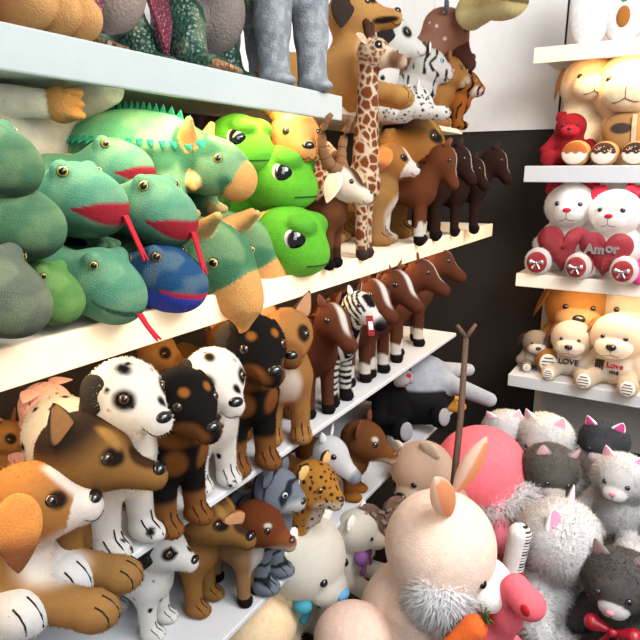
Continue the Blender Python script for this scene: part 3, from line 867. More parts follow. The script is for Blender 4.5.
gc = quad('plush_grey_tiger_cub', {'*': '#8b93a0'}, [(stripes(150, .75, 'leg', 5), '#2c2f36'), (hm(.066, (1, .2, -.4), (.6, .5, .4)), '#e4e4e2')], hs=.054, ml=1.0, mr=(.5, .42), md=-.3, ear='round', earc='#5a606a', lh=.13, cheek=1, nk=(.04, .1), iris='#b8c4cc')[0]
fit(tag(gc, 'blue grey striped cub between the fawn and the leopard cub', 'plush tiger', GL), (278, 572), (268, 480), Z4, 5)
lc = quad('plush_leopard_cub', {'*': '#c98f3f'}, [(hm(.082, (1, .25, -.5), (.7, .6, .35)), '#efe4d0'), (pm((.06, 0, .13), (.05, .045, .07)), '#efe6da'), (spots(62, .34, .85, 4), '#1a1410')], hs=.082, ml=1.05, mr=(.48, .4), md=-.3, ear='round', earc='#1f1815', earin='#d8b070',
          lh=.13, cheek=1, nk=(.04, .1), iris='#7a5a1c', noser=.16, nose='#2a1a18')[0]
fit(tag(lc, 'yellow leopard cub with black spots beside the white horse', 'plush leopard', GL), (314, 543), (307, 477), Z4, 0)
wh = quad('plush_white_headed_horse', {'*': '#9c6a3e', 'head': '#e9e9eb', 'neck': '#e9e9eb', 'muzzle': '#e9e9eb'}, [(hm(.068, (1.75, 0, -.8), (.42, .6, .5)), '#9a9fa8')], hs=.068, cran=(.95, .8, .9), ml=1.55, mr=(.54, .38), md=-.75, hp=12, ear='horse', earc='#e4e4e6',
    hoof='#1c1513', hoofh=.035, lh=.15, bl=.15, br=.052, lr=.021, nk=(.06, .10), nr=(.05, .038), nose=None, eyed=(.55, .8, .3), eyer=.17)[0]
fit(tag(wh, 'white headed foal with brown legs and black hooves on the lowest shelf', 'plush horse', GL), (326, 512), (322, 447), Z4, 10)
fb = quad('plush_deer', {'*': '#8a5428', 'head': '#80502a'}, [(hm(.085, (1.1, 0, -.6), (.9, .5, .3)), '#e6d3b4'), (hm(.085, (.7, .55, .45), (.22, .15, .12)), '#efe3d4'), (lowleg(.03), '#b8792e')], hs=.085, cran=(1, .85, .85), ml=1.3, mr=(.5, .32), md=-.4, ear='round', earc='#5c3018', lh=.11,
          lr=.022, nk=(.05, .09), nose='#5a2c14', noser=.14, stitch=False, iris='#2b3326')[0]
fit(tag(fb, 'chestnut brown deer with round dark ears beside the black bear', 'plush deer', GL), (362, 486), (350, 432), Z4, 15)
pu = make_dalmatian(12, name='plush_dalmatian')
headfit(tag(pu, 'small dalmatian with only its black nosed face showing under the white shelf', 'plush dog', GL), (160, 545), Z4, 15, x=-.82)

# toys standing deeper on the white shelf, glimpsed between the front row
for i, (l, px) in enumerate([('tan dog at the back wall, glimpsed right of the dalmatian behind the shepherd dog', (158, 352)), ('tan dog at the back wall, glimpsed above the second dalmatian', (222, 335)), ('tan dog at the back wall behind the lying beagle and pink pig', (8, 436))]):
    o = dup(tn); headfit(tag(o, l, 'plush dog', 'dogs at the back of the white shelf'), px, Z3, 10, x=-1.0)
pig = quad('plush_pig', {'*': '#e2aca6'}, [(spots(75, .22, .8, 6), '#3a2a2a')], hs=.06, ml=1.0, mr=(.5, .42), md=-.2, ear='flop', earc='#e2aca6', hoof='#c88f8a', nose='#d88a90', lh=.10, fur=None)[0]
headfit(tag(pig, 'pink pig with small dark dots behind the shepherd dog', 'plush pig'), (46, 405), Z3, 15, x=-.95)

m_ = META[ze.name]['head']
hang_tag(ze, (m_[0] + .07, -.05, m_[2] - .01), (.3, -.2, -1), .055, red=True)
m_ = META[pu.name]['head']
hang_tag(pu, (m_[0] + .04, .065, m_[2] + .02), (.1, .1, -1), .06, red=True)
# ------------------------------------------------------------------ reptiles heaped on the cream shelf
def lizard(name, top, belly, lip='#8e1626', tongue='#b3192c', mouth=True, open_=.016, eye='#b8a23c', feet=True, length=.30, seed=1, tongue_dir=(.5, 0, -1), tl=.075, eyer=.011, blunt=1., bend=(0, 0), tail=None, jaw=None):
    """long snouted soft reptile; the origin is the middle of its head"""
    root = empty(name); b = Body()
    b.ell('head', (0, 0, 0), (.070, .066, .072), k=.02)
    b.ell('head', (.050, 0, -.008), (.054 * blunt, .058, .056), k=.03)
    for s in (1, -1): b.ell('brow%d_' % (s > 0), (-.0, s * .040, .054), (.020, .017, .020), k=.012)
    b.cap('body', (-.05, 0, -.012), (-.16, bend[0] * .4, -.03 + bend[1] * .4), .05, .056, k=.03)
    b.cap('body', (-.16, bend[0] * .4, -.03 + bend[1] * .4), (-length, bend[0], -.03 + bend[1]), .058, .04, k=.03)
    if feet:
        for i, s in enumerate((1, -1)):
            l = 'leg%d_' % i
            b.cap(l, (-.12, s * .045, -.04), (-.06, s * .095, -.065), .024, .018, k=.02)
            for t in (-.5, 0, .5): b.cap(l, (-.06, s * .095, -.066), (-.06 + .045 * math.cos(t), s * .095 + .045 * math.sin(t), -.07), .011, .009, k=.008)
    zm = -.014
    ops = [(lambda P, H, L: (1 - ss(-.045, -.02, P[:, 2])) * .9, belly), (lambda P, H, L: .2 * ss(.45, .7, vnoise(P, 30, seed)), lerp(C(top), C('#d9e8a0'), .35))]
    if mouth:
        ops.append((lambda P, H, L: (1 - ss(.8, 1.15, np.abs(P[:, 2] - zm + .12 * (P[:, 0] - .06)) / (.002 + open_ * 1.3 * ss(.03, .10, P[:, 0])))) * (P[:, 0] > .035) * np.isin(L, ['head']), lip))
    if jaw: ops.append((lambda P, H, L: (P[:, 2] < zm - .004 - .12 * (P[:, 0] - .06)) * (P[:, 0] > 0) * np.isin(L, ['head']), jaw))
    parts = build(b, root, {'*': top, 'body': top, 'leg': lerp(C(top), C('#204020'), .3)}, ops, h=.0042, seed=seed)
    for s in (1, -1): eye_at(b, root, (.004, s * .040, .052), (.55, s * .75, .12), eyer, eye, sink=.35, pupil=.62)
    if mouth and tongue:
        p, d = b.surf((.05, 0, zm), (1, 0, -.12)); td = np.array(tongue_dir, float); td /= np.linalg.norm(td)
        pts = [p - (.02, 0, 0), p + (.004, 0, -.001), p + (.008, 0, -.008) + td * tl * .35, p + (.01, 0, -.01) + td * tl * .75]
        V1 = ribbon(pts, (0, 1, 0), [.016, .016, .013, .014]); e = pts[-1]
        V2 = ribbon([e + (0, .003, 0), e + (0, .006, 0) + td * tl * .3], (0, 1, 0), [.008, .003]); V3 = ribbon([e + (0, -.003, 0), e + (0, -.006, 0) + td * tl * .3], (0, 1, 0), [.008, .003])
        V, F = merge([V1, V2, V3]); mesh_obj('tongue', V, F, 'felt', root, tongue, smooth=False)
    META[root.name] = dict(paw=0, head=(0, 0, 0)); return root
def dino(name, top, beak='#c58f52', horns=True, seed=1, frill=False, claws=True):
    """beaked dinosaur, origin in the head"""
    root = empty(name); b = Body()
    b.ell('head', (0, 0, 0), (.078, .060, .062), k=.02)
    b.ell('beak', (.062, 0, -.030), (.048, .040, .050), rt=rot(0, 30), k=.02); b.cap('beak', (.09, 0, -.045), (.105, 0, -.085), .028, .008, k=.02)
    b.cap('body', (-.05, 0, -.02), (-.15, 0, -.03), .06, .075, k=.03); b.ell('body', (-.20, 0, -.03), (.10, .085, .075), k=.04)
    for i, s in enumerate((1, -1)):
        l = 'leg%d_' % i
        b.cap(l, (-.13, s * .06, -.06), (-.09, s * .075, -.095), .032, .028, k=.02)
        if horns: b.cap('horn%d_' % i, (-.02, s * .038, .045), (.005, s * .055, .088), .018, .008, k=.006); b.cap('cheek_horn%d_' % i, (-.03, s * .055, -.03), (-.005, s * .088, -.045), .016, .006, k=.006)
        if claws:
            for t in (-1, 0, 1): b.cap('claw%d_' % i, (-.068, s * .075 + t * .019, -.10), (-.052, s * .075 + t * .021, -.105), .013, .009, k=.004)
    base = {'*': top, 'beak': beak, 'horn': beak, 'cheek_horn': beak, 'claw': beak}
    build(b, root, base, [(lambda P, H, L: .4 * ss(.4, .7, vnoise(P, 26, seed)) * ~np.isin(L, ['beak']), lerp(C(top), C('#cfe09a'), .3))], h=.0042)
    for s in (1, -1): eye_at(b, root, (.01, 0, .006), (.35, s * 1, .18), .0095, '#b9a24a', sink=.4, pupil=.65)
    META[root.name] = dict(paw=0, head=(0, 0, 0)); return root
def big_eye_turtle(name, top, seed=1):
    root = empty(name); b = Body()
    b.ell('head', (0, 0, 0), (.075, .080, .072), k=.02); b.ell('head', (.035, 0, -.025), (.055, .066, .042), k=.03)
    for s in (1, -1): b.ell('brow%d_' % (s > 0), (.045, s * .036, .040), (.026, .032, .02), rt=rot(s * 25, 25), k=.012)
    b.cap('neck', (-.03, 0, -.03), (-.11, 0, -.07), .045, .05, k=.03)
    b.ell('shell', (-.19, 0, -.045), (.11, .10, .075), k=.02)
    for i, s in enumerate((1, -1)): b.ell('flipper%d_' % i, (-.10, s * .11, -.09), (.055, .032, .014), rt=rot(s * 40), k=.02)
    build(b, root, {'*': top, 'shell': '#5d7a32', 'brow': lerp(C(top), C('#0c4a10'), .25)}, [(net(22, .10, seed, only('shell')), '#3f6b2c'), (lambda P, H, L: .5 * (1 - ss(-.055, -.02, P[:, 2])) * np.isin(L, ['head']), '#7cc04a')], h=.0044)
    for s in (1, -1):
        e = eye_at(b, root, (.0, s * .02, .004), (.78, s * .62, .14), .027, '#3c2c30', '#d9d9d6', sink=.75, pupil=.8, flat=.8)
    q = []
    pts = [b.surf((.03, 0, -.02), (math.cos(t), math.sin(t), -.28))[0] for t in np.linspace(-.9, .9, 14)]
    V, F = tube(pts, .0016, 6); mesh_obj('mouth_stitching', V, F, 'felt', root, '#124a16')
    META[root.name] = dict(paw=0, head=(0, 0, 0)); return root
GG = 'green soft reptiles heaped on the cream shelf'
def T(o, l, c='plush lizard', g=GG): return tag(o, l, c, g)
# back row first
an = empty('plush_armoured_dinosaur'); b = Body()          # long body with a teal zigzag fringe and a club tail
b.ell('body', (0, 0, 0), (.155, .105, .088), k=.03); b.ell('head', (.175, 0, -.02), (.072, .06, .06), k=.04); b.cap('body', (.08, 0, -.005), (.15, 0, -.015), .075, .05, k=.03)
b.ell('beak', (.228, 0, -.045), (.04, .036, .045), rt=rot(0, 30), k=.015)
b.cap('tail', (-.13, 0, -.03), (-.25, .0, .045), .045, .028, k=.03); b.ell('tail_club', (-.275, 0, .055), (.045, .042, .042), k=.02)
for i, (x, s) in enumerate(((.1, 1), (.1, -1), (-.09, 1), (-.09, -1))):
    b.cap('leg%d_' % i, (x, s * .07, -.04), (x + .02, s * .085, -.10), .036, .032, k=.02)
    for t in (-1, 0, 1): b.cap('claw%d_' % i, (x + .045, s * .085 + t * .02, -.112), (x + .06, s * .085 + t * .022, -.115), .014, .01, k=.004)
for i, s in enumerate((1, -1)):
    b.cap('horn%d_' % i, (.135, s * .045, .03), (.142, s * .062, .068), .02, .008, k=.006); b.cap('cheek_horn%d_' % i, (.15, s * .055, -.05), (.165, s * .09, -.062), .018, .007, k=.006)
build(b, an, {'*': '#336848', 'beak': '#c58f52', 'horn': '#b5834a', 'cheek_horn': '#b5834a', 'claw': '#b5834a', 'tail': '#5fa272', 'tail_club': '#549868'},
      [(lambda P, H, L: ss(.012, .022, P[:, 2]) * (L == 'body') * (P[:, 0] < .11), '#62ae84'), (lambda P, H, L: .35 * ss(.4, .7, vnoise(P, 26, 2)) * ~np.isin(L, ['beak']), '#a8cf96')], h=.005)
q = []
for s in (1, -1):
    pts = [b.surf((0, 0, .030), (math.cos(t), s * math.sin(t) * .8, 0.0))[0] for t in np.linspace(.1, PI - .1, 19)]
    for i in range(len(pts) - 1):
        p0, p1 = pts[i], pts[i + 1]; m = (p0 + p1) / 2; o = np.array([m[0], m[1], 0]); o /= np.linalg.norm(o) + 1e-9
        q.append(sheet([p0 - o * .006, p1 - o * .006, m + o * .016 + (0, 0, -.020)], .005, np.cross(p1 - p0, o) + (0, 0, 1e-3)))
pts = [b.surf((0, 0, 0), (math.cos(t), 0, math.sin(t)))[0] for t in np.linspace(.45, 2.4, 14)]
for i in range(len(pts) - 1):
    p0, p1 = pts[i], pts[i + 1]; m = (p0 + p1) / 2; q.append(sheet([p0 - (0, 0, .004), p1 - (0, 0, .004), m * 1.02 + (0, 0, .014)], .005, (0, 1, 0)))
V, F = merge(q); mesh_obj('zigzag_fringe', V, F, 'felt', an, '#1d8a72', smooth=False)
for s in (1, -1): eye_at(b, an, (.185, 0, -.012), (.3, s * 1, .2), .01, '#b9a24a', sink=.4, pupil=.65)
putpx(T(an, 'green armoured dinosaur with teal zigzag fringe, tan horns and a club tail', 'plush dinosaur'), (138, 152), 185, .40, 20, 4, x=-.90)
tu = big_eye_turtle('plush_turtle', '#4f9a20')
putpx(T(tu, 'yellow green big eyed turtle behind, right of the armoured dinosaur', 'plush turtle', 'big eyed green turtles'), (238, 145), 62, .15, 0, 0, x=-.84)
tu2 = dup(tu); putpx(T(tu2, 'bright green big eyed turtle, upper of the two front turtles', 'plush turtle', 'big eyed green turtles'), (279, 178), 66, .15, 4, 2, x=-.78)
tu3 = dup(tu); putpx(T(tu3, 'bright green big eyed turtle, lower front one hanging over the shelf edge', 'plush turtle', 'big eyed green turtles'), (288, 240), 72, .15, 8, 6, x=-.74)
d1 = dino('plush_beaked_dinosaur', '#386848')
putpx(T(d1, 'green dinosaur with big tan beak pointing down over the shelf edge', 'plush dinosaur', 'green dinosaurs with tan beaks'), (214, 258), 84, .145, 8, 28, x=-.735)
d2 = dup(d1); putpx(T(d2, 'green tan beaked dinosaur with a paper tag, squeezed against the lower turtle', 'plush dinosaur', 'green dinosaurs with tan beaks'), (247, 246), 66, .145, 14, 30, x=-.79)
tag_t = hang_tag(d2, (.05, .05, .06), (.3, .2, -1), .05)
G1, G2 = '#50856a', '#35573f'
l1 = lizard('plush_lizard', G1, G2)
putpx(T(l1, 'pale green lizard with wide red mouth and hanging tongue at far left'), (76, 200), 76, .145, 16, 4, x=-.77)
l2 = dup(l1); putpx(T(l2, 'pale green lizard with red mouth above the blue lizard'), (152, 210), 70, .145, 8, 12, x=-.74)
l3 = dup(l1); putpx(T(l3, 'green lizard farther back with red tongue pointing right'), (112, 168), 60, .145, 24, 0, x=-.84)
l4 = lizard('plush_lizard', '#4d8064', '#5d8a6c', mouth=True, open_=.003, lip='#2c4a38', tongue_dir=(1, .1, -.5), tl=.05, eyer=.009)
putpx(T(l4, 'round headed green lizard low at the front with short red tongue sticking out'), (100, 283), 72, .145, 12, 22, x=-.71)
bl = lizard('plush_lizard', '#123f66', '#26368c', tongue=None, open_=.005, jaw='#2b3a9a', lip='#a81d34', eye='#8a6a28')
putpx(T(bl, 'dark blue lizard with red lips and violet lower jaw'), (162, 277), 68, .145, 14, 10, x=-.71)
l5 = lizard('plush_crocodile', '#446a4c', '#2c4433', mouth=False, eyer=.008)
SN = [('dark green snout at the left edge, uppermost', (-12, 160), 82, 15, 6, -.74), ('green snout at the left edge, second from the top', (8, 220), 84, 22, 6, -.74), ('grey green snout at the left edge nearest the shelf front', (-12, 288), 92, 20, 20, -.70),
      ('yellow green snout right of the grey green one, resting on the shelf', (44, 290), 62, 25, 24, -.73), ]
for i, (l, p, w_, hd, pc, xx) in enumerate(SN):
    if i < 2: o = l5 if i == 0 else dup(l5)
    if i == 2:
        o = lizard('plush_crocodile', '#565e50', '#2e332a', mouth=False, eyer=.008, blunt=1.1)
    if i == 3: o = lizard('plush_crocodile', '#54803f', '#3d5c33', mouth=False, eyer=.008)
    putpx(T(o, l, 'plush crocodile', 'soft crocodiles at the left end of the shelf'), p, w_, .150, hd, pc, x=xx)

# ------------------------------------------------------------------ antelope, ram, giraffe, dogs and dark horses on the cream shelf
def ribbed_horns(length=.12, r=.017, col='#7a5638', curl=1., spread=.5):
    def f(root, b, Hr, ho, a):
        for s in (1, -1):
            pts = []; n = 13
            for i in range(n):
                t = i / (n - 1); an_ = t * 2.6 * curl
                pts.append(ho + Hr @ np.array([-.2 * a - math.sin(an_) * length * .35, s * (.35 * a + length * spread * math.sin(an_ * .8)), .6 * a + length * (1 - math.cos(an_)) * .55 + t * length * .3]))
            rr = [r * (1 - .65 * i / (n - 1)) * (1.12 if i % 2 else .94) for i in range(n)]
            V, F = tube(pts, rr, 12); h = mesh_obj('horn', V, F, 'plush', root, col)
            q = [tube([pts[i] * .98 + pts[i + 1] * .02, pts[i] * .88 + pts[i + 1] * .12], rr[i] * 1.06, 12) for i in range(2, n - 1, 2)]
            V, F = merge(q); mesh_obj('horn_rings', V, F, 'felt', h, '#3a261a')
    return f
aa = .072
at_, b_, Hr_, ho_ = quad('plush_antelope', {'*': '#7a4a2c', 'head': '#f0e6d8', 'muzzle': '#f0e6d8'}, [(hm(aa, (.7, 0, .5), (1.2, .42, .6)), '#5c3824'), (lowleg(.08), '#4a2c1c')], hs=aa, cran=(.95, .85, .9), ml=1.35, mr=(.55, .4), md=-.5, ear='drop', earc='#f3dccb', earin='#eec7b2', early=1.25,
    hoof='#181210', hoofh=.04, lh=.17, lr=.022, nk=(.06, .12), nr=(.05, .04), noser=.14, iris=None)
ribbed_horns(.15, .026)(at_, b_, Hr_, ho_, aa)
fit(tag(at_, 'white faced antelope with dark ribbed horns in front of the giraffe', 'plush antelope'), (336, 266), (338, 184), Z2, 5)
rm, b_, Hr_, ho_ = quad('plush_ram', {'*': '#e0b070'}, [], hs=aa, ml=1.1, ear=None, hoof='#2a1c14', lh=.16, nk=(.05, .14))
ribbed_horns(.10, .02, '#c98a44', 1.2, .55)(rm, b_, Hr_, ho_, aa)
fit(tag(rm, 'cream ram with curled orange horns glowing under the upper shelf', 'plush ram'), (300, 262), (285, 138), Z2, -5)
def make_giraffe(neck=.38, name='plush_giraffe', **k):
    g = .047
    def ossicones(b, Hr, ho, a):
        b.frame(ho, Hr)
        for i, s in enumerate((1, -1)): b.cap('horn%d_' % i, (-.3 * a, s * .35 * a, .6 * a), (-.55 * a, s * .5 * a, 1.5 * a), .2 * a, .24 * a, k=.01)
        b.frame()
    return quad(name, {'*': '#ead9bd', 'horn': '#5a3a28'}, [(net(36, .13, 3, not_(['muzzle', 'horn0_', 'horn1_', 'head'])), '#8a4a26'), (net(60, .16, 5, only('head')), '#a0653c'), (hm(g, (1.5, 0, -.3), (.6, .7, .5)), '#8a6248')],
        hs=g, cran=(1, .85, .85), ml=1.75, mr=(.52, .42), md=-.4, ear='side', earc='#dcc4a2', earin='#b89878', hoof='#4a3a34', hoofh=.03, lh=.19, bl=.12, br=.045, lr=.017, nk=(.03, neck), nr=(.042, .026), nose=None, eyew='#f2efe8', eyer=.3, eyed=(.5, .75, .35), iris='#17110e',
        hornf=ossicones, sp=.028, **k)[0]
gi = make_giraffe()
fit(tag(gi, 'tall giraffe with big white rimmed eye, head up beside the upper shelf', 'plush giraffe', 'soft giraffes'), (361, 258), (377, 52), Z2, 10)
g2 = make_giraffe(.20)
fit(tag(g2, 'giraffe with only its patterned neck showing behind the antelope', 'plush giraffe', 'soft giraffes'), (322, 250), (318, 150), Z2, 5)
bg2 = make_beagle(lying=False, a=.06)
headfit(tag(bg2, 'beagle with white face standing beside the giraffe', 'plush dog', 'dogs on the cream shelf'), (391, 160), Z2, 12, x=-.76)
sh3 = tag(dup(sh), 'shepherd dog on the cream shelf looking right over the beagle', 'plush dog', 'dogs on the cream shelf')
headfit(sh3, (411, 142), Z2, 15, x=-.80)
DH = '#5a2f1c'
hd1 = make_horse(6, brown='#7a4426', white=True, hp=42)
GD = 'horses at the far end of the cream shelf'
fit(tag(hd1, 'chestnut horse with white blaze and white legs on the cream shelf', 'plush horse', GD), (420, 243), (441, 158), Z2, 15)
hd2 = make_horse(7, brown='#3a2018', white=False, hp=32)
for i, (l, pw, hd) in enumerate([('dark brown horse standing right of the chestnut horse', (437, 238), (452, 158)), ('dark brown horse with lowered head, farther along the cream shelf', (456, 234), (468, 168)), ('farthest dark horse at the end of the cream shelf', (476, 231), (486, 160))]):
    o = hd2 if i == 0 else dup(hd2)
    fit(tag(o, l, 'plush horse', GD), pw, hd, Z2, 15)

mk = empty('plush_monkey'); b = Body()
b.ell('body', (0, 0, .12), (.06, .07, .12), k=.03); b.ell('head', (.02, 0, .27), (.06, .06, .06), k=.02)
for i, s in enumerate((1, -1)):
    b.cap('arm%d_' % i, (.01, s * .06, .20), (.09, s * .05, .13), .024, .022, k=.02)
    b.ell('paw%d_' % i, (.11, s * .05, .11), (.03, .028, .028), k=.004)
    for t in (-1, 0, 1): b.ell('paw%d_' % i, (.13, s * .05 + t * .016, .105), (.014, .008, .018), k=.002)
    b.cap('leg%d_' % i, (.02, s * .05, .04), (.12, s * .08, .03), .03, .026, k=.02)
build(b, mk, {'*': '#d9cfcc', 'paw': '#b98550'}, [], h=.0045)
b.frame()
for s in (1, -1): eye_at(b, mk, (.02, 0, .27), (.8, s * .4, .2), .008)
P = pt(84, 112, x=-.98); place(tag(mk, 'pale monkey with tan fists sitting at the back wall behind the dinosaur tail', 'plush monkey'), (P[0] - .06, P[1] + .03, Z2 + .27), 0, 1.1, 0, 90)
# ------------------------------------------------------------------ toys on the top shelf of the left wall
def paw_toes(b, l, c, r, hd=0, n=3, fl=1.3):
    for i in range(n):
        t = (i - (n - 1) / 2)
        b.ell(l, (c[0] + r * 1.0 * math.cos(t * .35), c[1] + t * r * .95, c[2]), (r * fl * .8, r * .55, r * .75), k=.006)
tb = empty('plush_tan_bear'); b = Body()
b.ell('body', (-.10, 0, .17), (.12, .11, .17), k=.03); b.ell('head', (-.08, 0, .40), (.11, .11, .10), k=.02); b.ell('muzzle', (.02, 0, .38), (.05, .05, .04), k=.01)
for i, s in enumerate((1, -1)):
    b.cap('leg%d_' % i, (-.06, s * .07, .06), (.035, s * .085, .045), .05, .04, k=.02); paw_toes(b, 'leg%d_' % i, (.035, s * .085, .036), .045)
    b.cap('arm%d_' % i, (-.08, s * .10, .27), (.02, s * .13, .16), .035, .035, k=.02)
build(b, tb, {'*': '#b98a55'}, [], h=.0048)
b.frame()
for s in (1, -1): eye_at(b, tb, (-.08, 0, .40), (.8, s * .5, .3), .012)
ball('nose', (.068, 0, .39), (.012, .016, .012), 'glossy', tb, '#1a1210'); ears('round', np.eye(3), np.array([-.08, 0, .4]), .1, tb, '#a87a48')
P = pt(44, 24, x=-.735); place(tag(tb, 'big tan bear of which only the three toed feet show on the top shelf', 'plush bear'), (-.80, P[1] - .075, Z1), 8, .95)
def dragon(name, skin, belly, wing=None, claw='#6b5138', mouth=True, material='rubber', h=.0055, seed=1, tailc=None):
    root = empty(name); b = Body()
    b.ell('body', (-.02, 0, .17), (.085, .085, .12), k=.03); b.ell('belly', (.03, 0, .145), (.07, .068, .085), k=.01)
    b.cap('neck', (0, 0, .26), (.03, 0, .36), .05, .04, k=.03)
    ho = np.array([.05, 0, .38]); Hr = rot(0, 12); b.frame(ho, Hr)
    b.ell('head', (0, 0, 0), (.055, .05, .042), k=.02); b.cap('head', (.02, 0, .006), (.10, 0, .0), .036, .026, k=.02); b.cap('jaw', (.0, 0, -.035), (.085, 0, -.062), .026, .018, k=.008)
    b.ell('mouth', (.045, 0, -.028), (.045, .022, .012), k=.002)
    b.frame()
    for i, s in enumerate((1, -1)):
        l = 'leg%d_' % i
        b.ell(l, (-.01, s * .085, .10), (.055, .035, .065), k=.02); b.cap(l, (.02, s * .10, .07), (.03, s * .105, .03), .034, .03, k=.02)
        b.ell(l, (.055, s * .11, .02), (.05, .036, .02), k=.015)
        for t in (-1, 0, 1): b.cap('claw%d_' % i, (.09, s * .11 + t * .022, .014), (.12, s * .112 + t * .026, .010), .012, .006, k=.004)
        l = 'arm%d_' % i
        b.cap(l, (.02, s * .08, .25), (.07, s * .11, .19), .026, .022, k=.02); b.cap(l, (.07, s * .11, .19), (.12, s * .095, .20), .02, .018, k=.01)
        for t in (-1, 0, 1): b.cap('hand_claw%d_' % i, (.125, s * .095 + t * .013, .20), (.145, s * .095 + t * .016, .19), .008, .004, k=.003)
    b.cap('tail', (-.08, 0, .08), (-.2, .06, .03), .045, .03, k=.03); b.cap('tail', (-.2, .06, .03), (-.26, .16, .025), .03, .012, k=.03)
    build(b, root, {'*': skin, 'belly': belly, 'claw': claw, 'hand_claw': claw, 'mouth': '#d66a72', 'jaw': lerp(C(skin), C('#a0a060'), .2)}, [(lambda P, H, L: .5 * ss(.5, .7, vnoise(P, 40, seed)) * ~np.isin(L, ['belly', 'mouth']), lerp(C(skin), C('#d0d8a0'), .25))], h=h, material=material, mats={'belly': 'hide'})
    b.frame(ho, Hr)
    for s in (1, -1): eye_at(b, root, (.01, 0, .01), (.5, s * .8, .5), .009, '#c89020', sink=.3)
    q = []
    for i, x in enumerate(np.linspace(.03, .095, 6)):
        for s in (1, -1): q.append(tube([ho + Hr @ np.array([x, s * .02, -.022]), ho + Hr @ np.array([x, s * .019, -.036])], [.004, .0008], 6))
    V, F = merge(q); mesh_obj('teeth', V, F, 'glossy', root, '#e8e2d0')
    b.frame()
    if wing:
        for s in (1, -1):
            pts = [(.03, s * .06, .27), (.03, s * .16, .33), (.04, s * .24, .26), (.06, s * .23, .12), (.075, s * .17, .05), (.07, s * .15, .11), (.08, s * .11, .03), (.07, s * .08, .11)]
            V, F = sheet(pts, .008, (1, 0, .2)); w_ = mesh_obj('wing', V, F, 'rubber', root, wing, smooth=False)
            V, F = merge([tube([pts[0], pts[1], pts[2], pts[3]], .009, 8), tube([pts[1], pts[4]], .006, 8), tube([pts[1], pts[6]], .006, 8)]); mesh_obj('wing_bones', V, F, 'rubber', w_, lerp(C(wing), C('#000000'), .3))
    return root
g1 = dragon('rubber_dragon', '#163a2e', '#8a7a70', wing='#6a2a3a')
P = pt(165, 40, x=-.76); place(tag(g1, 'dark green dragon with maroon wings and grey belly on the top shelf', 'toy dragon', 'scaly dragons'), (-.84, P[1] - .06, Z1), 12, .80)
g2_ = dragon('rubber_dragon', '#1b4034', '#6e655f', claw='#9a7048', seed=3)
P = pt(230, 60, x=-.76); place(tag(g2_, 'dark green dinosaur with round grey belly, open pink mouth and brown claws', 'toy dinosaur', 'scaly dragons'), (-.84, P[1] + .01, Z1), 18, .90)
el = empty('plush_grey_dinosaur'); b = Body()
b.ell('body', (-.1, 0, .33), (.17, .12, .13), k=.03); b.cap('neck', (.04, 0, .38), (.12, 0, .46), .07, .05, k=.03); b.ell('head', (.15, 0, .47), (.07, .05, .05), k=.02)
for i, (x, s) in enumerate(((.02, 1), (.02, -1), (-.2, 1), (-.2, -1))):
    b.cap('leg%d_' % i, (x, s * .07, .30), (x + .005, s * .078, .16), .062, .05, k=.03); b.cap('leg%d_' % i, (x + .005, s * .078, .16), (x + .01, s * .078, .035), .046, .044, k=.02); b.ell('leg%d_' % i, (x + .025, s * .078, .02), (.055, .046, .02), k=.02)
b.cap('tail', (-.25, 0, .30), (-.40, 0, .2), .05, .015, k=.03)
build(b, el, {'*': '#70767c'}, [(lambda P, H, L: .4 * ss(.45, .7, vnoise(P, 60, 2)), '#a9aeb2')], h=.0055, material='hide')
b.frame()
for s in (1, -1): eye_at(b, el, (.15, 0, .47), (.4, s * 1, .3), .008)
P = pt(300, 88, x=-.74); place(tag(el, 'grey wrinkled dinosaur whose two thick legs stand at the end of the frosted shelf', 'toy dinosaur'), (-.76, P[1] - .02, Z1), -12, .72)
at_dog = .07
lt, *_ = quad('plush_lying_hound', {'*': '#cd9f60'}, [(pm((.07, 0, .10), (.06, .05, .09)), '#f0e8dc'), (hm(at_dog, (.85, .45, .35), (.4, .25, .2)), '#2a1a12'), (hm(at_dog, (1.3, .35, -.45), (.7, .2, .12)), '#2a1c14'), (hm(at_dog, (-.3, 0, .8), (.5, .8, .3)), '#4a3020')],
    hs=at_dog, lying=True, ear='drop', earc='#2e211a', ml=1.6, mr=(.52, .34), lr=.026, nk=(.02, .17), br=.075, hp=-4)
headfit(tag(lt, 'big tan hound lying on the top shelf, long foreleg stretched past the giraffe', 'plush dog', 'dogs on the top shelf'), (352, 14), Z1, 18, x=-.80)
dl = make_dalmatian(21); headfit(tag(dl, 'dalmatian standing on the top shelf behind the giraffe head', 'plush dog', 'dogs on the top shelf'), (392, 38), Z1, 20, x=-.95)
fo, *_ = quad('plush_spotted_fawn', {'*': '#b4826a', 'muzzle': '#6a4030'}, [(spots(40, .26, .6, 5, not_(['muzzle'])), '#f6ece4')], hs=.078, cran=(1, .85, .85), ml=1.5, mr=(.5, .32), md=-.8, ear='side', earc='#55565a', hoof='#1f1815', lh=.12, nk=(.11, .16), nr=(.075, .055), hp=25, nose='#2a1a16')
headfit(tag(fo, 'pinkish brown fawn with white speckled neck on the top shelf', 'plush fawn'), (446, 30), Z1, 30, x=-.86)
sl, *_ = quad('plush_snow_leopard', {'*': '#ece9e4'}, [(spots(58, .33, .8, 14), '#1c1a1a')], hs=.066, ml=1.0, mr=(.5, .42), md=-.3, ear='round', earc='#d8d4cc', lying=True, cheek=1, nk=(.05, .02), nose='#3a2a28', iris='#7a8a6a', hp=15)
headfit(tag(sl, 'white cub with black spots lying with its face over the shelf end', 'plush leopard', 'cubs on the top shelf'), (415, 100), Z1, 25, x=-.72, s=.72)
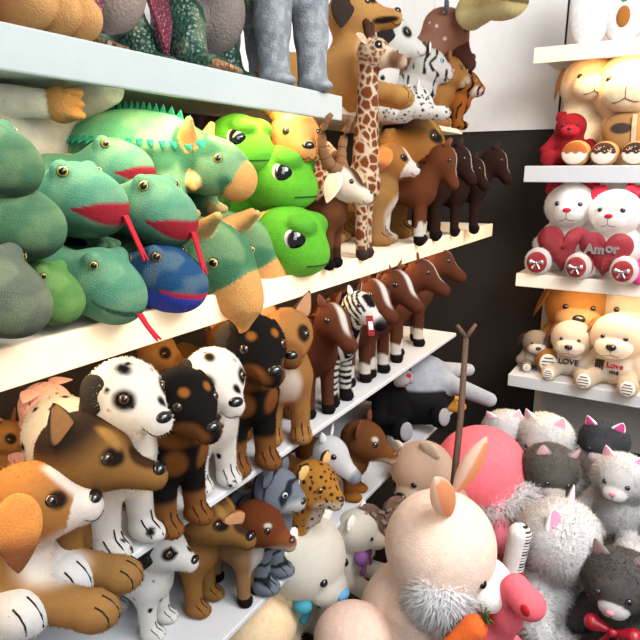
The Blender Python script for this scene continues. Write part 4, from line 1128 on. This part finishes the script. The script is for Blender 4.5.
wt, *_ = quad('plush_white_tiger', {'*': '#eceae6'}, [(stripes(170, .4, 0, 5, 2.5, lambda P, H, L: ss(.45, .55, vnoise(P, 45, 9))), '#26221f')], hs=.064, ml=1.0, mr=(.5, .42), md=-.3, ear='round', earc='#2a2624', earin='#e8e4de', cheek=1, lh=.09, nk=(.04, .08), iris='#8fb0c0', nose='#c07a70')
headfit(tag(wt, 'white tiger cub with dark stripes behind the spotted cub', 'plush tiger', 'cubs on the top shelf'), (428, 66), Z1, 20, x=-.88)
lc2, *_ = quad('plush_lion_cub', {'*': '#c08a4c'}, [(hm(.064, (1, 0, -.4), (.5, .5, .4)), '#ead8bc')], hs=.064, ml=1.0, mr=(.5, .42), md=-.3, ear='round', earc='#8a5a30', cheek=1, lh=.09, nk=(.04, .08), iris='#5a3a1c', nose='#4a2a1c')
headfit(tag(lc2, 'golden lion cub between the white tiger and the orange tiger', 'plush lion', 'cubs on the top shelf'), (447, 72), Z1, 25, x=-.84)
tg, *_ = quad('plush_tiger_cub', {'*': '#b8702c'}, [(hm(.066, (.9, .5, -.5), (.5, .5, .4)), '#f0e8dc'), (stripes(180, .4, 0, 8, 2.5, lambda P, H, L: ss(.4, .5, vnoise(P, 45, 9))), '#1c1410')], hs=.066, ml=1.0, mr=(.5, .42), md=-.3, ear='round', earc='#1c1614', earin='#e8dccc', cheek=1, lh=.09, nk=(.04, .08), iris='#8a8a3a', nose='#c0705c')
headfit(tag(tg, 'orange tiger cub with black stripes and white cheeks, rightmost of the cubs', 'plush tiger', 'cubs on the top shelf'), (465, 84), Z1, 20, x=-.80)
# ------------------------------------------------------------------ right wall shelves
GB = 'white teddy bears holding red hearts'
RED = '#a3142a'
def make_love_bear(word=True):
    r, b, Hr, ho, pr = plush('plush_teddy_bear', {'*': '#f2efec'}, hr=.094, hz=.262, ear='round', earc='#a81c34', nose='#b3152c', pad=('sequin', '#a30f22', '#d8d8dc'), arm='hold', fur={'*': (.5, .007)}, eyer=.11, footr=.054, h=.005)
    h = heart_mesh('heart_cushion', (.12, 0, .115), .100, r, '#9c1026', 'sequin', th=.3)
    if word:
        for i, (ch, x, z, s) in enumerate((('A', -.050, -.004, .05), ('m', -.014, -.004, .048), ('o', .022, .004, .048), ('r', .046, .002, .048))):
            text_mesh('letter', ch, (.156, x, .128 + z), s, h, '#e6e6ea', 'silver', ext=.003, bold=.0025)
    bw = bow_mesh('bow', ho + np.array([.01, .075, .075]), .05, r, '#b0152c', 'felt', tails=False, rt=rot(0, 0, -30))
    return r
lb = make_love_bear()
headfit(tag(lb, 'larger white teddy bear with red sequin heart reading Amor and red ear bow', 'teddy bear', GB), (616, 212), ZA, -97, y=YR + .10)
lb2 = make_love_bear(False)
headfit(tag(lb2, 'smaller white teddy bear with plain red heart, left of the Amor bear', 'teddy bear', GB), (571, 206), ZA, -88, y=YR + .16)
pk = plush('plush_pink_bear', {'*': '#e04a92'}, hr=.08, fur=None)[0]
headfit(tag(pk, 'bright pink soft toy cut by the right edge beside the Amor bear', 'teddy bear'), (668, 235), ZA, -100, y=YR + .06, s=.7)
# puppies on the lowest shelf
GP = 'beige puppies on the lowest right wall shelf'
def make_puppy(col, earc, text=None, shirt='#e6e0d6', stripe=False, muz='#ece6dc'):
    r, b, Hr, ho, pr = plush('plush_puppy', {'*': col}, hr=.104, cran=(.95, 1.05, .95), body=(.078, .088, .085), hz=.215, muz=((.75, 0, -.32), (.55, .7, .45)), muzc=muz, ear='drop', earc=earc, earin=None, early=.95, noser=(.14, .2, .15), nosp=(1.28, 0, -.18),
                   pad=('stripes', '#e9e4da'), arm='down', h=.005, fur={'*': (.25, .006)}, ops=[(pm((.05, 0, .10), (.06, .085, .07), .12, ['body']), shirt)], droop=.25)
    for i, (t, z, s) in enumerate(text or []):
        p, d = b.surf((0, 0, z), (1, .0 if b.T[0] is None else 0, 0)) if False else (np.array([.081, .0, z]), None)
        text_mesh('lettering', t, p + (0, .012 if stripe else 0, 0), s, r, '#3a2a2a' if i or not stripe else '#b03040', ext=.004, bold=.0005)
    if stripe:
        q = [boxm((.073, -.062 + .009 * k, .095), (.014, .004, .045), rot(-22)) for k in range(4)]
        V, F = merge(q); mesh_obj('shirt_stripes', V, F, 'felt', r, '#4a3c34', smooth=False)
    return r
p3 = make_puppy('#d8ccbc', '#8a5a34', [('Love', .100, .034), ('me', .072, .03)], stripe=True)
headfit(tag(p3, 'pale beige puppy with brown ears and a shirt reading Love me, right end', 'plush dog', GP), (618, 336), ZB, -95, y=YR + .10)
p2 = make_puppy('#e0d4c4', '#6a4a38', [('LOVE', .095, .042)])
headfit(tag(p2, 'cream puppy with dark ears and LOVE on its chest, middle of its shelf', 'plush dog', GP), (572, 338), ZB, -88, y=YR + .12)
p1 = make_puppy('#a8998a', '#3a2c26')
headfit(tag(p1, 'greyish brown puppy with white muzzle at the left end of its shelf', 'plush dog', GP), (536, 342), ZB, -70, y=YR + .16)
p4 = make_puppy('#c08a4c', '#8a5a2c', muz='#d8b080')
headfit(tag(p4, 'orange tan puppy peeking from behind the cream puppy, lit from above', 'plush dog', GP), (578, 306), ZB, -80, y=YR + .30)
p5 = dup(p3)
for ch in list(p5.children):
    if ch.name.split('.')[0] in ('lettering', 'shirt_stripes'): bpy.data.objects.remove(ch)
headfit(tag(p5, 'glowing pale puppy behind the Love me puppy at the back of the shelf', 'plush dog', GP), (634, 310), ZB, -92, y=YR + .32)
# filled shelf above: cream dogs, doughnut slippers, brown pouch
def make_cream(hr): return plush('plush_cream_dog', {'*': '#ecd8b4'}, hr=hr, hz=.24, muz=((.8, 0, -.2), (.55, .7, .5)), ear='drop', earc='#b47a44', noser=(.08, .1, .07), early=.9, legs=False, arms=False)[0]
cr = make_cream(.082)
GC = 'big headed cream dogs under the warm light'
headfit(tag(cr, 'cream big headed dog under the warm light, left of the pair', 'plush dog', GC), (590, 84), ZC, -75, y=YR + .26)
cr2 = tag(make_cream(.115), 'cream big headed dog with stitched muzzle, right of the pair at the photo edge', 'plush dog', GC)
headfit(cr2, (633, 88), ZC, -92, y=YR + .22)
rb = plush('plush_red_bear', {'*': '#8c1420'}, hr=.08, hz=.2, ear='round', fur=None, muzc='#c02030')[0]
headfit(tag(rb, 'dark red soft toy behind the doughnut slippers', 'teddy bear'), (572, 128), ZC, -88, y=YR + .2)
def doughnut(top, sprinkle, lab, px, wpx):
    root = empty('doughnut_slipper'); b = Body()
    b.ell('side', (-.03, 0, .05), (.05, .055, .05), k=.02)
    b.ell('face', (.012, 0, .05), (.016, .047, .043), k=.004)
    build(b, root, {'side': '#c89a64', 'face': '#efe6d8'}, [(lambda P, H, L: ss(.049, .052, P[:, 2] + .004 * np.sin(P[:, 1] * 200)) * np.isin(L, ['face']), top)], h=.003)
    rng = random.Random(5); q = []; cs = []
    if sprinkle:
        for i in range(34):
            y = rng.uniform(-.036, .036); z = rng.uniform(.058, .085)
            if y * y / .0016 + (z - .05) ** 2 / .0013 > .9: continue
            q.append(boxm((.026 - y * y * 3 - (z - .05) ** 2 * 4, y, z), (.004, .006, .003), rot(0, 0, rng.uniform(0, 180))))
        V, F = merge(q); cc = np.repeat([C(rng.choice(['#e8e0d4', '#c02838', '#f0d060', '#e8e8f0', '#60402c'])) for _ in q], 8, 0)
        mesh_obj('sprinkles', V, F, 'felt', root, cc, smooth=False)
    P = pt(*px, y=YR + .04); s = wpx * mpp(P) / .11
    place(root, (P[0], P[1], ZC), -93, s); tag(root, lab, 'slipper', 'round doughnut slippers on the white shelf')
doughnut('#b4642c', False, 'round doughnut slipper with plain orange icing, leftmost of three', (575, 150), 28)
doughnut('#4a3028', True, 'round doughnut slipper with dark icing and sprinkles, middle of three', (604, 150), 27)
doughnut('#3a2a28', True, 'round doughnut slipper with dark icing at the right edge of the photo', (635, 150), 27)
po = empty('brown_pouch'); b = Body(); b.ell('bag', (0, 0, .08), (.05, .085, .07), k=.02); b.ell('bag', (0, 0, .04), (.045, .06, .05), k=.03)
build(b, po, {'*': '#a07848'}, [(lambda P, H, L: blob_mask(P, (.04, -.01, .085), (.04, .04, .022), .15), '#3a2e28')], h=.004, names={'bag': 'bag'}, material='velvet')
V, F = ribbon([(.055, .035, .135), (.062, .036, .09), (.052, .038, .03)], (0, 1, 0), [.016] * 3, .004); mesh_obj('strap', V, F, 'felt', po, '#cbb894', smooth=False)
P = pt(624, 138, y=YR + .12); place(tag(po, 'brown fabric pouch with light strap between the doughnut slippers and cream dog', 'pouch'), (P[0], P[1], ZC + .055), -90, .95)
# slippers standing on the top shelf
def slipper(lab, px, carrot):
    root = empty('plush_slipper'); b = Body()
    b.ell('sole', (0, 0, .155), (.022, .062, .10), k=.02); b.ell('sole', (0, 0, .085), (.022, .055, .085), k=.03)
    b.ell('edging', (-.012, 0, .155), (.016, .067, .106), k=.004); b.ell('edging', (-.012, 0, .085), (.016, .06, .089), k=.02)
    build(b, root, {'sole': '#f0eeee', 'edging': '#eab6bc'}, [], h=.004)
    if carrot:
        c = ball('embroidered_carrot', (.022, 0, .075), (.008, .021, .036), 'felt', root, '#a8682c')
        q = [ribbon([(.026, 0, .105), (.028, dy * .5, .125), (.029, dy, .145 - abs(dy) * .5)], (0, 1, .3 if dy else 0), [.005, .012, .003], .003) for dy in (-.024, 0, .024)]
        V, F = merge(q); mesh_obj('carrot_leaves', V, F, 'felt', c, '#3c8a5a', smooth=False)
    P = pt(*px, y=YR + .05); place(root, (P[0], P[1], ZD), -92, 1.15); tag(root, lab, 'slipper', 'white slippers on the top right shelf')
slipper('plain white slipper with pink edging standing on the top right shelf', (588, 40), False)
slipper('white slipper with an embroidered orange carrot on the top right shelf', (622, 38), True)
# ------------------------------------------------------------------ the heap of big fluffy toys
def heap(root, px, d, s, heading, pitch=0, roll=0, lab=None, cat=None, group=None):
    hh = np.array(META[root.name]['head']); P = pt(*px, d=d)
    place(root, P - rot(heading, pitch, roll) @ (hh * s), heading, s, pitch, roll)
    return tag(root, lab, cat, group)
TC = math.degrees(math.atan2(-1.6, .25))         # roughly towards the aisle
# giant cream bunny
bn, b_, Hr_, ho_, pr_ = plush('plush_bunny', {'*': '#e6ccbc'}, hr=.10, cran=(1, 1, 1.0), hz=.27, hy=0, muz=((1.0, 0, -.34), (.5, .55, .44)), muzc='#f8f4f0', ear=None, nose='#a8303c', noser=(.1, .15, .09), nosp=(1.48, 0, -.24),
    eyed=(.8, .55, .0), eyer=.09, h=.005, fur=None, arm='front', footr=.05)
for s, tilt in ((1, .25), (-1, .75)):
    base = ho_ + Hr_ @ np.array([-.01, s * .035, .085])
    leaf('ear', base, Hr_ @ axes((.15 if s > 0 else -.6, s * tilt, 1), (1, -.5, .2)), .125, .05, .034, .02, 'fluffy', bn, '#e8d4c6', None, 1.0, '#f0a878')
ck = Body(); ck.frame(ho_, Hr_)
for s in (1, -1): ck.ell('cheek%d_' % (s > 0), (.022, s * .070, -.05), (.045, .036, .042), k=.01)
build(ck, bn, {'*': '#fafafc'}, [], h=.005, fur={'*': (2.2, .030, (-.1, 0, -.6))})
heap(bn, (440, 545), 1.42, 1.30, 15, 18, 0, 'giant cream bunny with upright ears and shaggy white cheeks', 'plush bunny')
car = empty('plush_carrot'); b = Body(); b.cap('root', (0, 0, 0), (.17, 0, -.03), .045, .018, k=.02); build(b, car, {'*': '#e2662a'}, [], h=.005)
q = []
rng = random.Random(3)
for i in range(14):
    e = np.array([-.05 - rng.random() * .03, rng.uniform(-.04, .04), rng.uniform(-.01, .05)]); q.append(ribbon([(-.035, 0, 0), e * .6 + (-.02, 0, .01), e], (.2, 1, .3), [.006, .014, .003], .003))
V, F = merge(q); mesh_obj('leaves', V, F, 'felt', car, '#3f5a24', smooth=False)
P = pt(474, 628, d=1.28); place(tag(car, 'orange felt carrot with green leaves under the bunny chin', 'plush carrot'), P, 215, .62, 30)
# bears left of the bunny
wb = plush('plush_white_bear', {'*': '#f8f5ea'}, hr=.10, cran=(1, 1.02, .95), nose='#6aa6d6', fur={'*': (.3, .006)}, h=.005, muz=((.8, 0, -.35), (.45, .5, .4)), nosp=(1.22, 0, -.28), noser=(.12, .2, .13))[0]
heap(wb, (303, 555), 1.54, 1.10, -4, 14, 0, 'milk white bear with blue nose just under the lowest white shelf', 'teddy bear')
sc = bow_mesh('checked_scarf', np.array([.07, 0, .18]), .07, wb, '#4aa0b8', 'felt')
pb = plush('plush_beige_bear', {'*': '#e2c2b2'}, hr=.10, ear=None, fur=None, h=.005)[0]
heap(pb, (354, 640), 1.40, .90, -70, -10, 0, 'pinkish beige bear whose round head fills the bottom edge left of the bunny', 'teddy bear')
pt_ = hang_tag(bn, (.0, .16, .12), (.4, .6, .5), .05, red=True)
ob = plush('plush_cream_bear', {'*': '#ecd0a8'}, hr=.11, fur=None, nose='#c03a2c')[0]
heap(ob, (254, 622), 1.52, .95, -60, 10, 0, 'pale apricot bear head at the bottom edge under the lowest white shelf', 'teddy bear')
sb = plush('plush_small_bear', {'*': '#f6f4ea'}, hr=.09, nose='#d8466a', noser=(.16, .2, .15), ear='round', earc='#e6e4dc', fur={'*': (.3, .005)}, muz=((.9, 0, -.2), (.55, .45, .38)))[0]
heap(sb, (357, 530), 1.66, .66, 5, 5, 0, 'small milk white bear with pink nose behind the blue nosed bear', 'teddy bear')
sc2 = bow_mesh('patterned_scarf', np.array([.07, 0, .17]), .09, sb, '#a06ab0', 'felt')
cu = empty('sequin_cushion'); cu_h = heart_mesh('cushion', (0, 0, 0), .085, cu, '#6e5245', 'sequin', th=.35)
q = [boxm((.028 + .003 * math.sin(k), -.05 + .022 * (k % 5), .04 - .028 * (k // 5)), (.006, .009, .016), rot(0, 0, 30 * k)) for k in range(20)]
V, F = merge(q); mesh_obj('silver_pattern', V, F, 'silver', cu_h, '#e0dcd8', smooth=False)
P = pt(384, 522, d=1.68); place(tag(cu, 'brown heart cushion with silver letter pattern left of the bunny head', 'cushion'), P, -50, 1.0, -15, 10)
bb_ = plush('plush_beige_bear', {'*': '#e2cab4'}, hr=.10, fur={'*': (.3, .006)}, h=.005, muzc='#e9dccb', nosp=(1.25, 0, -.1), noser=(.14, .22, .16))[0]
heap(bb_, (422, 470), 1.84, .93, -105, 20, 20, 'beige bear lying with black nose behind the bunny, under the black bear', 'teddy bear')
# coral pink toy with white fur belly
pkk = plush('plush_pink_hippo', {'*': '#f0707c'}, ops=[(lambda P, H, L: .35 * ss(.45, .65, vnoise(P, 30, 4)) * np.isin(L, ['leg0_', 'leg1_', 'arm0_', 'arm1_']), '#f4a8cc')], hr=.12, hz=.24, muz=None, nose=None, ear=None, body=(.10, .11, .13), fur=None, h=.0055, footr=.055)[0]
heap(pkk, (480, 470), 2.0, 1.28, -150, 25, 10, 'coral pink soft toy turned away behind the bunny ears', 'plush toy')
fb_ = Body(); fb_.ell('fur_collar', (0, 0, .165), (.125, .13, .055), k=.03); build(fb_, pkk, {'*': '#efeaea'}, [], h=.006, fur={'*': (1.8, .03, (0, 0, -.6))})
fl = empty('plush_flamingo'); b = Body()
pts = [(0, 0, .02), (.03, 0, .10), (.01, 0, .17), (.05, 0, .22), (.10, 0, .20)]
b.ell('body', (-.08, 0, .0), (.12, .085, .075), k=.03)
for i in range(4): b.cap('neck', pts[i], pts[i + 1], .042 - .002 * i, .042 - .002 * (i + 1), k=.02)
b.ell('head', pts[-1], (.048, .045, .045), k=.02)
for i, s in enumerate((1, -1)):
    b.cap('leg%d_' % i, (-.1, s * .05, -.03), (.02, s * .09, -.10), .045, .045, k=.02); b.cap('foot%d_' % i, (.02, s * .09, -.10), (.08, s * .10, -.13), .046, .045, k=.004)
build(b, fl, {'*': '#ee6a78', 'foot': '#e6d6c4'}, [(lambda P, H, L: ss(0, .1, np.sin((P[:, 0] + P[:, 2] * -.4) * 420)) * np.char.startswith(L, 'foot') * (P[:, 0] < .05), '#241c1c')], h=.0045)
ball('button_eye', np.array(pts[-1]) + (.02, -.04, .01), (.016, .008, .016), 'felt', fl, '#b01c24')
P = pt(500, 622, d=1.40); place(tag(fl, 'coral pink curled neck toy with black and white striped feet right of the bunny nose', 'plush toy'), P - (0, 0, .05), -30, .76, 0, 0)
sx = empty('striped_plush_leg'); b = Body(); b.cap('leg', (0, 0, .12), (0, 0, -.02), .045, .04, k=.02); b.ell('shoe', (.01, 0, -.06), (.055, .045, .04), k=.01)
build(b, sx, {'leg': '#e8e4e2', 'shoe': '#b0202c'}, [(lambda P, H, L: ss(0, .2, np.sin(P[:, 2] * 480)) * (P[:, 1] > -.01) * (L == 'leg'), '#201a1c')], h=.004)
P = pt(514, 562, d=1.60); place(tag(sx, 'white doll leg with black stripes and red shoe between pink toy and white cat', 'plush leg'), P, -40, .68, 0, -8)
# cats
FU = {'*': (1.6, .016), 'muzzle': (1.0, .004)}
def make_cat(col='#fbfafa', ear='#e79ab8', hy=0, fur=FU, **k):
    kw = dict(hr=.095, cran=(.95, 1.08, .92), hz=.27, hy=hy, muz=((.88, 0, -.28), (.36, .46, .30)), nose='#e08a9c', noser=(.08, .12, .08), nosp=(1.22, 0, -.15), ear='cat', earc=col, earin=ear, earm='felt', early=.9,
              iris='#26344c', h=.0055, fur=fur, mats=None, eyer=.105, footr=.05, body=(.085, .095, .12))
    kw.update(k)
    return plush('plush_cat', {'*': col}, **kw)
GK = 'fluffy cats in the heap'
c1 = make_cat(hy=0)[0]
heap(c1, (560, 540), 1.66, 1.15, -10, 4, 0, 'biggest fluffy white cat with pink ear, seen in profile looking right', 'plush cat', GK)
c2 = make_cat()[0]
heap(c2, (622, 478), 1.98, .85, -100, 4, 0, 'fluffy white cat facing out at the right edge above the grey cat', 'plush cat', GK)
c3, b_, Hr_, ho_, _ = make_cat('#7c7876', '#9a7a80', muzc='#efecec', muz=((.85, 0, -.3), (.3, .42, .3)), nosp=(1.18, 0, -.2), fur={'*': (1.5, .012), 'muzzle': (.8, .003)})
bow_mesh('bow', np.array([.11, 0, .175]), .07, c3, '#a01428', 'satin')
heap(c3, (622, 582), 1.52, .89, -100, 8, 6, 'grey fluffy cat with white muzzle and red satin bow, bottom right corner', 'plush cat', GK)
c4 = make_cat('#f8f6f7', '#e0559a', muzc='#f2eeee', ops=[(lambda P, H, L: ss(-.1, .15, H[:, 2] / .1 + .3) * np.isin(L, ['head']), '#5c6068')], fur={'*': (1.2, .010), 'muzzle': (.8, .003)})[0]
heap(c4, (604, 440), 2.12, .80, -95, 22, 0, 'white kitten with dark grey cap and bright pink ears under the puppy shelf', 'plush cat', GK)
c5 = make_cat('#85807a', '#e8b8c4', muzc='#e8e0dc', fur={'*': (1.2, .012), 'muzzle': (.8, .003)})[0]
heap(c5, (550, 468), 1.90, .85, -60, 26, -10, 'grey fluffy kitten above the biggest white cat', 'plush cat', GK)
bow_mesh('bow', np.array([.11, .01, .175]), .06, c5, '#a01428', 'satin')
c6 = make_cat('#fafafa', '#f0c0d0')[0]
heap(c6, (545, 438), 2.2, .95, -100, 20, 0, 'fluffy white cat lying under the puppy shelf behind the grey kitten', 'plush cat', GK)
c7 = make_cat('#f8f8fa', '#f0c0d0')[0]
heap(c7, (505, 430), 2.28, .80, -70, 20, 10, 'fluffy white cat at the far corner of the heap beside the pink toy', 'plush cat', GK)
# black bear and grey penguin lying on the lowest shelf
bk_ = plush('plush_black_bear', {'*': '#121114'}, hr=.085, muzc='#d8d4d0', ear='round', earc='#121114', pad=('felt', '#8d9096'), nose='#b02030', fur={'*': (.3, .005)}, footr=.05, legy=.09, h=.005)[0]
P = pt(398, 452, x=-.80); place(tag(bk_, 'black bear with grey paw pads sprawled on the lowest white shelf', 'teddy bear'), (P[0] - .02, P[1], Z4 + .01), -20, .85, -10)
pg = empty('plush_penguin'); b = Body()
b.ell('body', (0, 0, .12), (.14, .12, .12), k=.03); b.ell('head', (-.17, 0, .14), (.08, .08, .075), k=.03)
b.cap('beak', (-.23, 0, .13), (-.28, 0, .12), .025, .01, k=.005)
for i, s in enumerate((1, -1)): b.cap('flipper%d_' % i, (.08, s * .06, .16), (.22, s * .16, .13), .035, .024, k=.03)
for i, s in enumerate((1, -1)): b.ell('foot%d_' % i, (.13, s * .05, .06), (.04, .03, .02), k=.01)
build(b, pg, {'*': '#141417', 'beak': '#c8903a', 'foot': '#c8903a', 'flipper': '#9aa0a8'}, [(lambda P, H, L: ss(.135, .15, P[:, 2]) * np.isin(L, ['body', 'head']), '#9aa0a8')], h=.005)
b.frame()
for s in (1, -1): eye_at(b, pg, (-.17, 0, .14), (-.5, s * .6, .5), .009)
P = pt(412, 418, x=-.80); place(tag(pg, 'grey and black penguin lying behind the black bear, flipper stretched out', 'plush penguin'), (P[0], P[1] + .05, Z4 + .0), 30, 1.05)
# the stick
stk = empty('wooden_stick'); A = pt(452, 500, d=1.62); B = pt(466, 338, d=1.72); L0 = A.copy(); stk.location = tuple(A)
mid = (A + B) / 2 + (.004, 0, 0)
V, F = tube([A - L0, mid - L0, B - L0], [.010, .009, .008], 10); s1 = mesh_obj('rod', V, F, 'wood', stk)
C1 = pt(457, 325, d=1.72); C2 = pt(476, 324, d=1.72)
V, F = merge([tube([B - L0, C1 - L0], [.008, .006], 8), tube([B - L0, C2 - L0], [.008, .005], 8)]); mesh_obj('fork', V, F, 'wood', stk)
tag(stk, 'thin brown forked stick leaning upright between the shelf end and the pink toy', 'stick')

ht = lizard('plush_toad', '#a8935c', '#c9b98a', mouth=True, open_=.003, lip='#5a4a30', tongue=None, eye='#c8a84a', seed=9, length=.13, feet=False)
putpx(tag(ht, 'olive beige long snouted soft toy hanging in the corner at the top edge', 'plush toy'), (503, -2), 46, .16, -35, 8, d=2.0)
V, F = tube([(-.02, 0, .06), (-.02, 0, .9)], .003, 6); mesh_obj('hanging_cord', V, F, 'felt', ht, '#d8d4cc')
